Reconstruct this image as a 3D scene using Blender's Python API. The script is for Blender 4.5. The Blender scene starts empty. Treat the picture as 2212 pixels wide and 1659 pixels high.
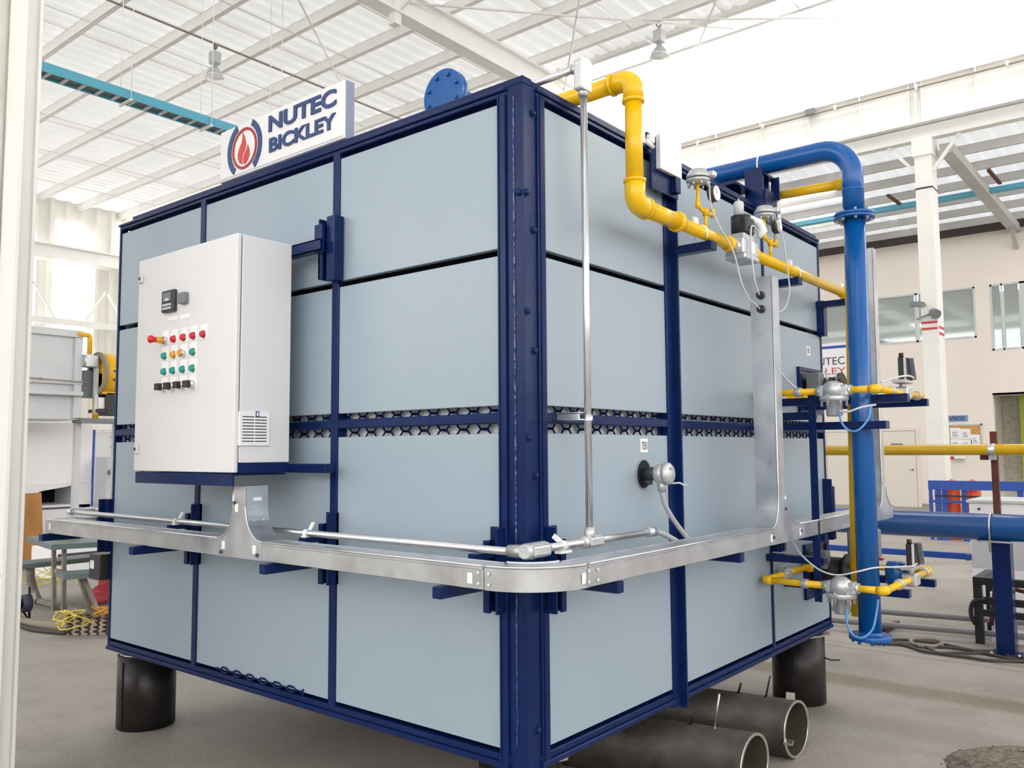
import bpy, bmesh, math, random
from mathutils import Vector, Matrix
random.seed(7)
SC = bpy.context.scene
COL = SC.collection
FZ = -0.04                                   # floor level

# ------------------------------------------------------------------ camera, sky, exposure
cam_d = bpy.data.cameras.new('camera'); cam = bpy.data.objects.new('camera', cam_d); COL.objects.link(cam)
yaw, pitch, roll = 0.6835, 0.0791, -0.0065
fw = Vector((-math.sin(yaw)*math.cos(pitch), math.cos(yaw)*math.cos(pitch), math.sin(pitch)))
rt = Vector((math.cos(yaw), math.sin(yaw), 0)); up = rt.cross(fw)
r2 = rt*math.cos(roll)+up*math.sin(roll); u2 = up*math.cos(roll)-rt*math.sin(roll)
mat = Matrix((r2, u2, -fw)).transposed().to_4x4(); mat.translation = Vector((1.9801, -2.5076, 1.6))
cam.matrix_world = mat
cam_d.sensor_fit = 'HORIZONTAL'; cam_d.sensor_width = 36.0; cam_d.lens = 36.0*1823.55/2212
cam_d.clip_start = 0.05; cam_d.clip_end = 300
SC.camera = cam
W = bpy.data.worlds.new('overcast_sky'); SC.world = W; W.use_nodes = True
wb = W.node_tree.nodes['Background']; wb.inputs[0].default_value = (0.93, 0.97, 1.0, 1); wb.inputs[1].default_value = 2.0
SC.view_settings.view_transform = 'Standard'; SC.view_settings.look = 'None'
SC.view_settings.gamma = 1.0; SC.view_settings.use_curve_mapping = False
SC.view_settings.exposure = 0.53
SKYLIGHT = 1.75                               # strength of the translucent roof and wall sheets
SC.cycles.max_bounces = 8; SC.cycles.diffuse_bounces = 5; SC.cycles.glossy_bounces = 4
SC.cycles.sample_clamp_indirect = 6.0
SC.cycles.use_denoising = True

# ------------------------------------------------------------------ materials
def lin(c):
    c = c/255.0
    return c/12.92 if c <= 0.04045 else ((c+0.055)/1.055)**2.4
def rgb(r, g, b): return (lin(r), lin(g), lin(b), 1)
MATS = {}
def material(name, col, rough=0.5, metal=0.0, var=0.0, scale=8.0, bump=0.0, bscale=60.0, emit=0.0, spec=0.5, var2=None, stretch=(1, 1, 1), rvar=0.0, coat=0.0):
    m = bpy.data.materials.new(name); m.use_nodes = True
    nt = m.node_tree; b = nt.nodes['Principled BSDF']
    b.inputs['Base Color'].default_value = col; b.inputs['Roughness'].default_value = rough
    b.inputs['Metallic'].default_value = metal; b.inputs['Specular IOR Level'].default_value = spec
    if coat: b.inputs['Coat Weight'].default_value = coat; b.inputs['Coat Roughness'].default_value = 0.12
    if emit:
        b.inputs['Emission Color'].default_value = col; b.inputs['Emission Strength'].default_value = emit
    if var or bump or rvar:
        tc = nt.nodes.new('ShaderNodeTexCoord'); mp = nt.nodes.new('ShaderNodeMapping')
        nt.links.new(tc.outputs['Object'], mp.inputs[0]); mp.inputs['Scale'].default_value = stretch
    if var:
        n = nt.nodes.new('ShaderNodeTexNoise'); n.inputs['Scale'].default_value = scale; n.inputs['Detail'].default_value = 5
        nt.links.new(mp.outputs[0], n.inputs['Vector'])
        mx = nt.nodes.new('ShaderNodeMix'); mx.data_type = 'RGBA'
        mr = nt.nodes.new('ShaderNodeMapRange'); mr.inputs[1].default_value = 0.3; mr.inputs[2].default_value = 0.7
        nt.links.new(n.outputs[0], mr.inputs[0]); nt.links.new(mr.outputs[0], mx.inputs[0])
        lo = tuple(c*(1-var) for c in col[:3])+(1,); hi = tuple(min(1, c*(1+var)) for c in col[:3])+(1,)
        mx.inputs[6].default_value = var2 or lo; mx.inputs[7].default_value = hi if not var2 else col
        nt.links.new(mx.outputs[2], b.inputs['Base Color'])
        if rvar:
            rr = nt.nodes.new('ShaderNodeMapRange'); rr.inputs[1].default_value = 0.3; rr.inputs[2].default_value = 0.7
            rr.inputs[3].default_value = max(0.02, rough-rvar); rr.inputs[4].default_value = rough+rvar
            nt.links.new(n.outputs[0], rr.inputs[0]); nt.links.new(rr.outputs[0], b.inputs['Roughness'])
    if bump:
        n2 = nt.nodes.new('ShaderNodeTexNoise'); n2.inputs['Scale'].default_value = bscale; n2.inputs['Detail'].default_value = 4
        nt.links.new(mp.outputs[0], n2.inputs['Vector'])
        bp = nt.nodes.new('ShaderNodeBump'); bp.inputs['Strength'].default_value = bump; bp.inputs['Distance'].default_value = 0.02
        nt.links.new(n2.outputs[0], bp.inputs['Height']); nt.links.new(bp.outputs[0], b.inputs['Normal'])
    MATS[name] = m
    return m
M = material
panel_m = M('panel_paint', rgb(157, 173, 188), 0.32, 0.0, 0.025, 1.6, rvar=0.03, stretch=(1, 1, 0.6))
navy_m = M('navy_paint', rgb(15, 36, 86), 0.24, 0.0, 0.12, 12, 0.05, 40, spec=0.2)
weld_m = M('weld_paint', rgb(36, 58, 112), 0.18, 0, 0.2, 40, spec=0.7)
void_m = M('dark_void', rgb(14, 18, 34), 0.8)
wool_m = M('ceramic_wool', rgb(226, 228, 236), 0.95, var=0.1, scale=25, bump=0.6, bscale=30)
galv_m = M('galvanised_steel', rgb(205, 208, 214), 0.34, 0.85, 0.10, 9, rvar=0.08)
alu_m = M('cast_aluminium', rgb(200, 202, 206), 0.42, 0.7, 0.06, 30, 0.15, 80)
conduit_m = M('zinc_conduit', rgb(214, 216, 221), 0.28, 0.85, 0.04, 12)
cab_m = M('cabinet_paint', rgb(226, 226, 230), 0.38, 0, 0.012, 4, 0.02, 200)
yellow_m = M('gas_yellow', rgb(240, 190, 8), 0.24, 0, 0.05, 8, spec=0.5)
blue_m = M('air_blue', rgb(14, 90, 166), 0.22, 0, 0.06, 6, 0.05, 30, spec=0.5)
rackblue_m = M('rack_blue', rgb(38, 80, 170), 0.4, 0, 0.08, 6)
black_m = M('black_plastic', rgb(38, 38, 40), 0.4)
gauge_m = M('dark_gauge_case', rgb(52, 54, 58), 0.4)
steel_m = M('black_steel', rgb(44, 41, 41), 0.42, 0.35, 0.55, 5, 0.12, 30, rvar=0.12)
scale_m = M('pipe_mill_scale', rgb(62, 58, 54), 0.5, 0.3, 0.6, 6, 0.2, 25)
bright_m = M('cut_steel', rgb(205, 200, 192), 0.3, 0.9, 0.1, 20)
white_m = M('white_plastic', rgb(242, 243, 246), 0.35)
label_m = M('white_label', rgb(246, 246, 248), 0.5)
red_m = M('red_plastic', rgb(206, 30, 46), 0.28)
teal_m = M('teal_plastic', rgb(20, 150, 146), 0.28)
amber_m = M('amber_plastic', rgb(228, 160, 40), 0.28)
chrome_m = M('chrome', rgb(220, 220, 224), 0.12, 1.0)
mid_m = M('grey_plastic', rgb(120, 124, 130), 0.45)
keys_m = M('silver_keys', rgb(208, 212, 218), 0.4)
signw_m = M('sign_white', rgb(240, 240, 244), 0.3)
signedge_m = M('sign_edge', rgb(136, 144, 172), 0.4)
signblue_m = M('sign_blue', rgb(36, 66, 122), 0.35)
signred_m = M('sign_red', rgb(206, 58, 66), 0.35)
signdred_m = M('sign_dark_red', rgb(170, 30, 36), 0.35)
cream_m = M('cream_wall', rgb(243, 233, 224), 0.8, 0, 0.03, 0.6)
whitesteel_m = M('white_steel', rgb(238, 237, 234), 0.5, 0, 0.03, 2)
colpaint_m = M('column_paint', rgb(214, 212, 204), 0.5, 0, 0.12, 5, 0.1, 20)
roof_m = M('roof_sheet', rgb(246, 242, 235), 0.7, 0, 0.06, 0.8)
roofb_m = M('annex_roof_sheet', rgb(200, 197, 192), 0.8, 0, 0.16, 0.7)
corr_m = M('corrugated_wall', rgb(226, 224, 218), 0.6, 0, 0.04, 1.5)
def translucent(m, fac):
    nt = m.node_tree; b = nt.nodes['Principled BSDF']; out = nt.nodes['Material Output']
    t = nt.nodes.new('ShaderNodeBsdfTranslucent'); t.inputs[0].default_value = (0.94, 0.95, 0.97, 1)
    x = nt.nodes.new('ShaderNodeMixShader'); x.inputs[0].default_value = fac
    nt.links.new(b.outputs[0], x.inputs[1]); nt.links.new(t.outputs[0], x.inputs[2]); nt.links.new(x.outputs[0], out.inputs[0])
band_m = M('side_fill', (1.0, 0.99, 0.97, 1), 0.6, emit=1.52)  # emissive fill for the two added out-of-view wall bands
sky_m = M('translucent_sheet', (1.0, 0.99, 0.97, 1), 0.6, emit=SKYLIGHT)
translucent(roof_m, 0.17); translucent(roofb_m, 0.25)
tray_m = M('tray_blue', rgb(88, 170, 196), 0.5)
rung_m = M('tray_rung', rgb(120, 122, 124), 0.5)
rust_m = M('rust_brown', rgb(96, 48, 40), 0.7, 0, 0.3, 8)
darktrim_m = M('dark_trim', rgb(70, 62, 58), 0.8)
glass_m = M('window_glass', rgb(176, 184, 184), 0.03, 0.45, spec=0.8)
office_m = M('office_dark', rgb(140, 142, 142), 0.8)
green_m = M('green_wall', rgb(152, 168, 66), 0.8)
grey_m = M('passage_grey', rgb(168, 160, 148), 0.85, 0, 0.2, 9)
door_m = M('door_cream', rgb(236, 228, 218), 0.5)
cork_m = M('cork', rgb(206, 158, 92), 0.9, 0, 0.12, 30)
ink_m = M('dark_print', rgb(70, 70, 84), 0.7)
blueplate_m = M('blue_plate', rgb(118, 148, 196), 0.6)
orange_m = M('orange_cylinder', rgb(240, 92, 40), 0.35)
stripe_m = M('red_stripe', rgb(206, 76, 84), 0.6)
machine_m = M('machine_white', rgb(247, 247, 251), 0.45, 0, 0.03, 2)
ovengrey_m = M('grey_casing', rgb(206, 208, 212), 0.45, 0, 0.05, 2)
blower_m = M('blower_yellow', rgb(232, 178, 30), 0.35)
wood_m = M('plywood', rgb(176, 124, 68), 0.75, 0, 0.25, 3.5, stretch=(1, 1, 0.35))
bench_m = M('bench_green', rgb(104, 120, 120), 0.4)
benchleg_m = M('bench_steel', rgb(150, 146, 136), 0.5, 0.4, 0.2, 10)
coil_m = M('coil_brown', rgb(104, 72, 54), 0.6, 0.3, 0.3, 12)
wireyel_m = M('yellow_wire', rgb(226, 208, 90), 0.5)
wireor_m = M('orange_wire', rgb(214, 150, 48), 0.5)
fcond_m = M('dull_conduit', rgb(150, 148, 150), 0.45, 0.4, 0.1, 8)
flex_m = M('grey_flex', rgb(168, 170, 176), 0.5)
hose_m = M('grey_hose', rgb(150, 140, 126), 0.7)
cable_m = M('dark_cable', rgb(70, 62, 58), 0.6)
wcable_m = M('white_cable', rgb(206, 208, 216), 0.4)
bcable_m = M('blue_hose', rgb(90, 150, 214), 0.4)
motor_m = M('motor_violet', rgb(58, 60, 84), 0.5)
gravel_m = M('gravel_grey', rgb(122, 115, 103), 0.95, 0, 0.5, 30, 0.5, 60)
liner_m = M('pipe_liner', rgb(60, 52, 44), 0.8, 0, 0.3, 6)
lens_m = M('lamp_glass', rgb(236, 236, 238), 0.3)
# concrete floor: broad stains, fine grit
fm = bpy.data.materials.new('concrete_floor'); fm.use_nodes = True
nt = fm.node_tree; bs = nt.nodes['Principled BSDF']; tc = nt.nodes.new('ShaderNodeTexCoord')
def noise(sc, det=6, rough=0.55):
    n = nt.nodes.new('ShaderNodeTexNoise'); n.inputs['Scale'].default_value = sc; n.inputs['Detail'].default_value = det
    n.inputs['Roughness'].default_value = rough; nt.links.new(tc.outputs['Object'], n.inputs['Vector']); return n
def ramp(n, a, b, ca, cb):
    r = nt.nodes.new('ShaderNodeValToRGB'); r.color_ramp.elements[0].position = a; r.color_ramp.elements[1].position = b
    r.color_ramp.elements[0].color = ca; r.color_ramp.elements[1].color = cb; nt.links.new(n.outputs[0], r.inputs[0]); return r
def mixc(a, b, f, mode='MULTIPLY'):
    x = nt.nodes.new('ShaderNodeMix'); x.data_type = 'RGBA'; x.blend_type = mode; x.inputs[0].default_value = f
    nt.links.new(a.outputs[0] if a.type == 'VALTORGB' else a.outputs[2], x.inputs[6]); nt.links.new(b.outputs[0], x.inputs[7]); return x
base = ramp(noise(0.7), 0.3, 0.7, rgb(158, 152, 145), rgb(178, 172, 165))
st = ramp(noise(1.9, 8, 0.7), 0.36, 0.52, (0.62, 0.6, 0.57, 1), (1, 1, 1, 1))
gr = ramp(noise(75, 3), 0.34, 0.6, (0.66, 0.65, 0.63, 1), (1.0, 1.0, 1.0, 1))
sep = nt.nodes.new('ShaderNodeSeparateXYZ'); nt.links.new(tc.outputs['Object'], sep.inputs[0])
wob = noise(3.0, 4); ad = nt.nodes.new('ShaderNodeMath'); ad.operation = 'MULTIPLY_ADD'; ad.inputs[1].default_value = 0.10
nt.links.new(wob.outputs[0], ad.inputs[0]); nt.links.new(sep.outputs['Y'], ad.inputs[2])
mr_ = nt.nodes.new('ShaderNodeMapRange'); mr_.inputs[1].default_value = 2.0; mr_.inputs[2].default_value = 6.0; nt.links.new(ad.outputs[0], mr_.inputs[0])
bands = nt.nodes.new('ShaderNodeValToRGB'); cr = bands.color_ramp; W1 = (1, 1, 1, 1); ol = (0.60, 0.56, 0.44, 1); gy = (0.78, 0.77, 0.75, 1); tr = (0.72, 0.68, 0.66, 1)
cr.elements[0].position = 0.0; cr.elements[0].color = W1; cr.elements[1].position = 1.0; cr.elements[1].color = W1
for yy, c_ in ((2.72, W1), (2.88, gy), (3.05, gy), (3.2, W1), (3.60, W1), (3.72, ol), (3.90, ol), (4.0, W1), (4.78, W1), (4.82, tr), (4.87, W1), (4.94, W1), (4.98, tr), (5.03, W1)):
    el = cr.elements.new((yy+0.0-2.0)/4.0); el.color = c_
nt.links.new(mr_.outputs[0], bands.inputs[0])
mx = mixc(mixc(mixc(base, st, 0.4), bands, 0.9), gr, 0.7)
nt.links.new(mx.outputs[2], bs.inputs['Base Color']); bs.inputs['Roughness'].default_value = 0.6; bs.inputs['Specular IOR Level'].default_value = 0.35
bp = nt.nodes.new('ShaderNodeBump'); bp.inputs['Strength'].default_value = 0.25; bp.inputs['Distance'].default_value = 0.01
nb = noise(90, 3); nt.links.new(nb.outputs[0], bp.inputs['Height']); nt.links.new(bp.outputs[0], bs.inputs['Normal'])

# ------------------------------------------------------------------ mesh helpers
def basis(d):
    d = Vector(d).normalized(); a = Vector((0, 0, 1)) if abs(d.z) < 0.9 else Vector((1, 0, 0))
    u = d.cross(a).normalized(); return u, d.cross(u).normalized()
class MB:
    def __init__(s): s.bm = bmesh.new()
    def box(s, a, b, bev=0.0, seg=1):
        lo = Vector([min(x, y) for x, y in zip(a, b)]); hi = Vector([max(x, y) for x, y in zip(a, b)])
        m = Matrix.Translation((lo+hi)/2) @ Matrix.Diagonal((*(hi-lo), 1))
        r = bmesh.ops.create_cube(s.bm, size=1, matrix=m)
        if bev:
            es = list({e for v in r['verts'] for e in v.link_edges})
            bmesh.ops.bevel(s.bm, geom=es, offset=bev, segments=seg, affect='EDGES', profile=0.5)
        return s
    def obox(s, p, q, w, h, upv=(0, 0, 1), bev=0.0):
        p, q = Vector(p), Vector(q); d = (q-p); L = d.length; d.normalize()
        u = Vector(upv); sdir = d.cross(u).normalized(); u = sdir.cross(d)
        m = Matrix((d, sdir, u)).transposed().to_4x4(); m.translation = (p+q)/2
        r = bmesh.ops.create_cube(s.bm, size=1, matrix=m @ Matrix.Diagonal((L, w, h, 1)))
        if bev:
            es = list({e for v in r['verts'] for e in v.link_edges})
            bmesh.ops.bevel(s.bm, geom=es, offset=bev, segments=1, affect='EDGES')
        return s
    def lathe(s, prof, o, ax, n=24, smooth=True):
        o = Vector(o); ax = Vector(ax).normalized(); u, v = basis(ax); rings = []
        for r, h in prof:
            if r < 1e-6: rings.append([s.bm.verts.new(o+ax*h)])
            else: rings.append([s.bm.verts.new(o+ax*h+(u*math.cos(2*math.pi*k/n)+v*math.sin(2*math.pi*k/n))*r) for k in range(n)])
        for (ra, ha), (rb, hb), A, B in zip(prof, prof[1:], rings, rings[1:]):
            flat = abs(ha-hb) < 1e-6
            for k in range(n):
                j = (k+1) % n
                if len(A) == 1 and len(B) == 1: continue
                if len(A) == 1: f = s.bm.faces.new((A[0], B[k], B[j]))
                elif len(B) == 1: f = s.bm.faces.new((A[k], B[0], A[j]))
                else: f = s.bm.faces.new((A[k], B[k], B[j], A[j]))
                f.smooth = smooth and not flat
        return s
    def cyl(s, p, q, r, r2=None, n=20):
        p, q = Vector(p), Vector(q); L = (q-p).length; r2 = r if r2 is None else r2
        return s.lathe([(0, 0), (r, 0), (r2, L), (0, L)], p, q-p, n)
    def tube(s, pts, r, n=12, bend=0.0, k=6, caps=True, smooth=True):
        P = [Vector(p) for p in pts]
        if bend:
            Q = [P[0]]
            for a, b, c in zip(P, P[1:], P[2:]):
                d1 = (a-b); d2 = (c-b); l = min(bend, d1.length*0.499, d2.length*0.499)
                A = b+d1.normalized()*l; Cc = b+d2.normalized()*l
                for i in range(k+1):
                    t = i/k
                    th = t*math.pi/2
                    w1, w2 = 1-math.sin(th), 1-math.cos(th)       # circle-like fillet
                    Q.append(b+(A-b)*w1+(Cc-b)*w2)
            Q.append(P[-1]); P = Q
        P = [p for i, p in enumerate(P) if i == 0 or (p-P[i-1]).length > 1e-6]
        u = None; rings = []
        for i, p in enumerate(P):
            t = (P[min(i+1, len(P)-1)]-P[max(i-1, 0)]).normalized()
            if u is None: u, _ = basis(t)
            u = (u-t*u.dot(t)).normalized(); v = t.cross(u)
            rr = r[i] if isinstance(r, (list, tuple)) else r
            rings.append([s.bm.verts.new(p+(u*math.cos(2*math.pi*j/n)+v*math.sin(2*math.pi*j/n))*rr) for j in range(n)])
        for A, B in zip(rings, rings[1:]):
            for j in range(n):
                f = s.bm.faces.new((A[j], A[(j+1) % n], B[(j+1) % n], B[j])); f.smooth = smooth
        if caps:
            s.bm.faces.new(rings[0][::-1]); s.bm.faces.new(rings[-1])
        return s
    def prism(s, poly, o, ux, uy, depth):
        o, ux, uy = Vector(o), Vector(ux), Vector(uy); nrm = ux.cross(uy).normalized()
        ar = sum(a[0]*b[1]-b[0]*a[1] for a, b in zip(poly, poly[1:]+poly[:1]))
        if ar < 0: poly = poly[::-1]
        A = [s.bm.verts.new(o+ux*x+uy*y) for x, y in poly]; B = [s.bm.verts.new(o+ux*x+uy*y-nrm*depth) for x, y in poly]
        s.bm.faces.new(A); s.bm.faces.new(B[::-1]); n = len(poly)
        for i in range(n): s.bm.faces.new((A[i], B[i], B[(i+1) % n], A[(i+1) % n]))
        return s
    def sphere(s, c, r, n=12, sx=1, sz=1):
        prof = [(r*sx*math.sin(math.pi*i/(n//2)), -r*sz*math.cos(math.pi*i/(n//2))) for i in range(n//2+1)]
        prof[0] = (0, prof[0][1]); prof[-1] = (0, prof[-1][1])
        return s.lathe(prof, c, (0, 0, 1), n)
    def build(s, name, m, parent=None, label=None, kind=None):
        bmesh.ops.recalc_face_normals(s.bm, faces=s.bm.faces)
        off = wpos(parent) if parent else Vector()
        if off.length: bmesh.ops.translate(s.bm, verts=s.bm.verts, vec=-off)
        me = bpy.data.meshes.new(name); s.bm.to_mesh(me); s.bm.free()
        if m: me.materials.append(m)
        o = bpy.data.objects.new(name, me); COL.objects.link(o)
        if parent: o.parent = parent
        if label: o['label'] = label
        if kind: o['kind'] = kind
        return o
def wpos(o):
    p = Vector(o.location)
    while o.parent: o = o.parent; p += o.location
    return p
def thing(name, label, cat, loc, group=None, kind=None):
    o = bpy.data.objects.new(name, None); COL.objects.link(o); o.location = loc; o.empty_display_size = 0.1
    o['label'] = label; o['category'] = cat
    if group: o['group'] = group
    if kind: o['kind'] = kind
    return o
def tag(o, label, cat, group=None, kind=None):
    o['label'] = label; o['category'] = cat
    if group: o['group'] = group
    if kind: o['kind'] = kind
    return o
def dup(o, off, parent=None):
    c = o.copy(); COL.objects.link(c); c.location = Vector(o.location)+Vector(off)
    if parent: c.parent = parent
    return c
def dup_tree(o, off, label, group=None):
    c = o.copy(); COL.objects.link(c); c.location = Vector(o.location)+Vector(off); c['label'] = label
    for ch in list(o.children):
        d = ch.copy(); COL.objects.link(d); d.parent = c
        for g in list(ch.children):
            e = g.copy(); COL.objects.link(e); e.parent = d
    return c
def lettering(body, o, ux, uy, w, h, m, parent, name='lettering', ext=0.004, bold=0.02, prop=False):
    cu = bpy.data.curves.new(name, 'FONT'); cu.body = body; cu.offset = bold; cu.size = 1; cu.extrude = 0.02
    ob = bpy.data.objects.new('tmp_text', cu); COL.objects.link(ob); bpy.context.view_layer.update()
    me = bpy.data.meshes.new_from_object(ob.evaluated_get(bpy.context.evaluated_depsgraph_get()))
    bpy.data.objects.remove(ob); bpy.data.curves.remove(cu)
    xs = [v.co.x for v in me.vertices]; ys = [v.co.y for v in me.vertices]
    x0, x1, y0, y1 = min(xs), max(xs), min(ys), max(ys)
    ux, uy, o = Vector(ux), Vector(uy), Vector(o); nn = ux.cross(uy).normalized(); off = wpos(parent) if parent else Vector()
    for v in me.vertices:
        a = (v.co.x-x0)/(x1-x0)*w; b = (v.co.y-y0)/(y1-y0)*h; z = (0.5 if v.co.z > 0 else -0.5)
        v.co = o+ux*a+uy*b+nn*(z*ext+ext*0.5)-off
    me.materials.clear(); me.materials.append(m); me.name = name
    ob = bpy.data.objects.new(name, me); COL.objects.link(ob)
    if parent: ob.parent = parent
    return ob
def bx(name, a, b, m, parent=None, bev=0.0, label=None, kind=None): return MB().box(a, b, bev).build(name, m, parent, label, kind)

# ------------------------------------------------------------------ the hall
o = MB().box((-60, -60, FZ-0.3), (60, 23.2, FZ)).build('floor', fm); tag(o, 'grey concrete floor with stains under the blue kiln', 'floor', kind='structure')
# main roof over the bay, ribbed sheets on purlins
ceil = thing('ceiling', 'cream corrugated roof on white purlins above the kiln', 'ceiling', (-8, 6, 10), kind='structure')
def ribbed(x0, x1, step, y0, y1, z, h, axis='x'):
    b = MB(); prof = []; x = x0
    while x < x1:
        prof += [(x, 0), (x+step*0.55, 0), (x+step*0.65, h), (x+step*0.9, h)]; x += step
    lo = [b.bm.verts.new((p, y0, z+q) if axis == 'x' else (z+q, p, y0)) for p, q in prof]
    hi = [b.bm.verts.new((p, y1, z+q) if axis == 'x' else (z+q, p, y1)) for p, q in prof]
    for i in range(len(prof)-1): b.bm.faces.new((lo[i], lo[i+1], hi[i+1], hi[i]))
    return b
for k in range(17): ribbed(-28+2.584*k, -28+2.584*k+2.5, 0.34, -16, 12.3, 10.0+0.004*(k % 2), 0.05).build('roof_sheet', roof_m, ceil)
bx('ridge_flashing', (-28, 12.22, 9.93), (16, 12.36, 10.07), whitesteel_m, ceil)
for k in range(7): bx('skylight_sheet', (-28+6.2*k, 12.3, 10.0), (-28+6.2*k+6.16, 15.2, 10.03), sky_m, ceil, label='translucent skylight sheet')
for xx in (-13.0, 1.0, 9.0):
    for y0 in (-14, -8.6, -3.2): bx('skylight_sheet', (xx, y0, 9.985), (xx+1.0, y0+5.0, 9.997), sky_m, ceil, label='translucent skylight sheet')
pl = MB()
pl.box((-28, 0, 9.76), (16, 0.012, 9.99)).box((-28, 0, 9.76), (16, 0.085, 9.772)).box((-28, 0, 9.978), (16, 0.085, 9.99)).box((-28, 0.075, 9.76), (16, 0.085, 9.79))
pur = pl.build('purlin', whitesteel_m, ceil)
for i in range(-11, 8):
    if i: dup(pur, (0, 4.45+i*1.365-0, 0))
pur.location = Vector((0, 4.45, 0))+pur.location
for xx in (-24.5, -21.85, -19.3, -16.7, -14.0, -11.4, -6.2, -3.4, -0.6):
    MB().cyl((xx, -6, 9.80), (xx, 14.4, 9.80), 0.012, n=6).build('sag_rod', whitesteel_m, ceil)
MB().cyl((-12.77, -6, 9.70), (-12.77, 12, 9.70), 0.022, n=8).build('lamp_conduit', hose_m, ceil)
for xx in (-8.6, 1.2):
    MB().box((xx-0.15, -16, 9.25), (xx+0.15, 15.2, 9.29)).box((xx-0.02, -16, 9.29), (xx+0.02, 15.2, 9.74)).box((xx-0.13, -16, 9.72), (xx+0.13, 15.2, 9.76)).build('rafter', whitesteel_m, ceil)
MB().box((-8.66, 7.2, 9.05), (-8.5, 7.35, 9.5)).obox((-8.5, 7.3, 9.3), (-7.4, 7.3, 9.75), 0.05, 0.05).build('rafter_splice', whitesteel_m, ceil)
for p, q in (((-8.6, 7.6, 9.6), (-4.6, 12.4, 9.7)), ((-8.6, 12.4, 9.6), (-4.6, 7.6, 9.7)), ((-8.6, 4.5, 9.6), (-12.6, 9.5, 9.7)), ((-6, 10.8, 9.7), (-2.0, 14.0, 9.7)), ((-6.2, 13.6, 9.7), (-3.6, 10.2, 9.7))):
    MB().cyl(p, q, 0.02, n=6).build('brace_rod', whitesteel_m, ceil)
# girder line along the side of the bay
gir = thing('beam_crane_girder', 'long white crane girder along the side of the hall', 'girder', (-4, 15, 8), kind='structure')
MB().box((-28, 15.0, 7.93), (16, 15.03, 8.76)).box((-28, 14.86, 7.90), (16, 15.17, 7.95)).box((-28, 14.9, 8.74), (16, 15.15, 8.78)).build('web', whitesteel_m, gir)
MB().box((-28, 15.02, 7.62), (16, 15.22, 7.88)).build('tie_beam', whitesteel_m, gir)
st = MB().box((-6.2, 14.89, 7.95), (-6.18, 15.0, 8.74)).build('stiffener', whitesteel_m, gir)
for i in range(-12, 16):
    if i: dup(st, (1.05*i, 0, 0))
MB().cyl((-28, 14.84, 8.60), (16, 14.84, 8.60), 0.022, n=8).build('conductor_rail', hose_m, gir)
hk = MB().obox((-6.6, 14.84, 8.6), (-6.6, 14.98, 8.66), 0.03, 0.03).box((-6.62, 14.80, 8.56), (-6.58, 14.87, 8.66)).build('rail_bracket', whitesteel_m, gir)
for i in range(-4, 10):
    if i: dup(hk, (1.55*i, 0, 0))
jb = bx('junction_box', (-4.12, 14.80, 8.60), (-3.92, 14.9, 8.72), mid_m, gir, label='small grey box'); dup(jb, (4.9, 0, -0.01))
# columns under the girder
def hall_column(xc, label):
    t = thing('column', label, 'column', (xc, 15.2, FZ), kind='structure')
    MB().box((xc-0.15, 14.98, FZ), (xc+0.15, 15.42, 7.3), 0.004).box((xc-0.18, 14.95, 7.28), (xc+0.18, 15.45, 7.64)).box((xc-0.22, 14.96, 7.95), (xc-0.18, 15.3, 9.98)).box((xc+0.02, 14.96, 7.95), (xc+0.06, 15.3, 9.98)).box((xc-0.18, 15.1, 7.95), (xc+0.02, 15.14, 9.98)).build('shaft', whitesteel_m, t)
    bx('base_plate', (xc-0.28, 14.9, FZ), (xc+0.28, 15.5, FZ+0.03), whitesteel_m, t)
    for s in (-1, 1): MB().obox((xc+s*0.15, 15.12, 7.0), (xc+s*0.65, 15.12, 7.62), 0.05, 0.06).build('knee_brace', whitesteel_m, t)
    bx('black_band', (xc-0.155, 14.975, 6.62), (xc+0.155, 15.425, 6.65), black_m, t)
    return t
colm = hall_column(-1.93, 'white steel column with two red stripes by the notice board')
for z in (3.86, 3.98): bx('red_stripe', (-2.085, 14.975, z), (-1.80, 14.98, z+0.045), stripe_m, colm); bx('red_stripe', (-1.78, 15.0, z-0.10), (-1.775, 15.4, z-0.05), stripe_m, colm)
hall_column(-10.3, 'white steel column further along the girder, behind the kiln')
# clerestory above the girder
o = bx('window_3', (-28, 15.2, 8.76), (16, 15.24, 10.0), sky_m); tag(o, 'glowing translucent clerestory strip above the crane girder', 'window', kind='structure')
# annex with lower roof behind the girder
an = thing('roof_annex', 'lower grey annex roof beyond the girder', 'roof', (-4, 19, 7.7), kind='structure')
for k in range(11): ribbed(-28+4.0*k, -28+4.0*k+3.9, 0.4, 15.2, 23.2, 7.72+0.004*(k % 2), 0.05).build('roof_sheet', roofb_m, an)
pj = MB().box((-28, 16.2, 7.52), (16, 16.26, 7.71)).build('purlin', roofb_m, an)
for i in range(1, 6): dup(pj, (0, 1.25*i, 0))
for xx in (-7.5, -1.55): MB().box((xx-0.12, 15.2, 7.3), (xx+0.12, 23.1, 7.5)).obox((xx, 22.4, 7.3), (xx, 23.1, 6.9), 0.1, 0.1, (1, 0, 0)).build('rafter', roofb_m, an)
for xx, yy in ((-3.35, 17.9), (-1.2, 17.4), (-4.9, 19.0)): MB().obox((xx, yy, 7.46), (xx+0.02, yy+1.2, 7.46), 0.07, 0.05).build('lamp_rail', rust_m, an)
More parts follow.
